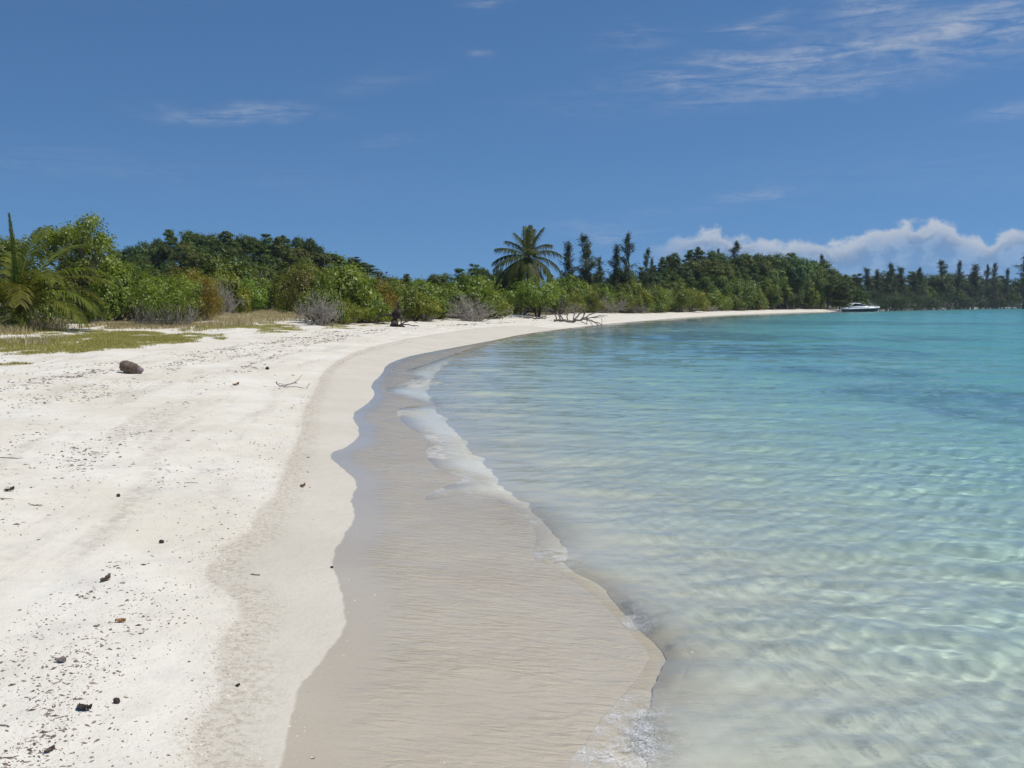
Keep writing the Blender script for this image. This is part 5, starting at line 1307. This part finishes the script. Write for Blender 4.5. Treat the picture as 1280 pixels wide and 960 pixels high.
for px, py, wx, hy, ang, s in CIR:
    a0, e0 = ae(px, py); ca, sa = math.cos(R(ang)), math.sin(R(ang))
    ua = t.m('SUBTRACT', az_, a0); ue = t.m('ADD', t.m('SUBTRACT', el_, e0), wn)
    q1 = t.m('MULTIPLY', t.m('MULTIPLY_ADD', ua, ca, t.m('MULTIPLY', ue, sa)), FPX / wx)
    q2 = t.m('MULTIPLY', t.m('MULTIPLY_ADD', ue, ca, t.m('MULTIPLY', ua, -sa)), FPX / hy)
    gss = t.m('EXPONENT', t.m('MULTIPLY', t.m('ADD', t.m('MULTIPLY', q1, q1), t.m('MULTIPLY', q2, q2)), -1.0))
    mk = t.m('MULTIPLY', gss, s)
    mask = mk if mask is None else t.m('ADD', mask, mk)
cir = t.m('MULTIPLY', mask, t.mr(body, 0.32, 0.74), clamp=True)
# cumulus bank low over the sea
xs = [(640, 330), (700, 322), (760, 300), (820, 296), (862, 283), (880, 277), (905, 280), (940, 284), (975, 293), (1005, 289), (1050, 286), (1100, 273), (1125, 271), (1165, 276), (1205, 281), (1235, 282), (1255, 272), (1290, 268), (1400, 262)]
cv = t.n('ShaderNodeFloatCurve'); cu = cv.mapping.curves[0]
lo_a, hi_a = ae(640, 330)[0], ae(1400, 330)[0]; e_lo, e_hi = ae(900, 340)[1], ae(900, 255)[1]
pts = [((ae(a, b)[0] - lo_a) / (hi_a - lo_a), (ae(a, b)[1] - e_lo) / (e_hi - e_lo)) for a, b in xs]
cu.points[0].location = pts[0]; cu.points[1].location = pts[-1]
for q in pts[1:-1]: cu.points.new(*q)
cv.mapping.update()
t.put(cv.inputs['Value'], t.mr(az_, lo_a, hi_a, 0, 1, False))
top = t.m('MULTIPLY_ADD', cv.outputs[0], e_hi - e_lo, e_lo)
lump1 = t.noise(t.scale(p2, (1.0, 1.2, 1.0)), 48.0, 6.0, 0.56, 0.15, '2D')
lump0 = t.noise(t.scale(p2, (1.0, 0.5, 1.0)), 13.0, 2.0, 0.5, 0.0, '2D')
top = t.m('ADD', t.m('MULTIPLY_ADD', t.m('SUBTRACT', lump1, 0.5), 0.028, top), t.m('MULTIPLY', t.m('SUBTRACT', lump0, 0.80), 0.026))
below = t.m('SUBTRACT', top, el_)
soft = t.noise(p2, 9.0, 3.0, 0.5, 0.0, '2D')
cum = t.mr(below, -0.002, t.m('MULTIPLY_ADD', soft, 0.010, 0.003))
cum = t.m('MULTIPLY', cum, t.mr(az_, ae(790, 300)[0], ae(890, 300)[0]))
cum = t.m('MULTIPLY', cum, t.mr(az_, ae(2200, 300)[0], ae(1700, 300)[0]))
cum = t.m('MULTIPLY', cum, t.mr(below, 0.006, 0.028, 0.80, 0.30))
cum = t.m('MULTIPLY', cum, t.mr(el_, ae(900, 378)[1], ae(900, 330)[1], 0.3, 1.0))
shade = t.m('MULTIPLY', t.mr(below, 0.0, 0.017), t.mr(lump1, 0.64, 0.40, 0.35, 1.0))
ccol = t.mix(shade, CLOUD_HI, CLOUD_LO)
skyc = t.mix(cum, skyc, ccol)
skycol = t.mix(t.m('MULTIPLY', cir, 0.95), skyc, CIRRUS)

bg = t.n('ShaderNodeBackground', ins={'Color': skycol, 'Strength': 0.082})
wo = t.n('ShaderNodeOutputWorld'); nt.links.new(bg.outputs[0], wo.inputs['Surface'])

cd = bpy.data.cameras.new('camera'); cam = bpy.data.objects.new('camera', cd); COL.objects.link(cam)
cd.sensor_width = 36; cd.lens = 36 * FPX / 1280; cd.clip_start = 0.05; cd.clip_end = 20000
cam.location = (0, 0, CH); cam.rotation_euler = (R(90) - PITCH, 0, 0)
scene.camera = cam

vs = scene.view_settings
vs.view_transform = 'Standard'; vs.look = 'None'; vs.gamma = 1.0; vs.use_curve_mapping = False; vs.exposure = 0.0
cy = scene.cycles
cy.use_denoising = True
cy.use_adaptive_sampling = True; cy.adaptive_threshold = 0.012
cy.max_bounces = 10; cy.transparent_max_bounces = 8; cy.diffuse_bounces = 3; cy.glossy_bounces = 3; cy.transmission_bounces = 6
cy.caustics_reflective = False; cy.caustics_refractive = True; cy.blur_glossy = 0.5; cy.sample_clamp_indirect = 6.0
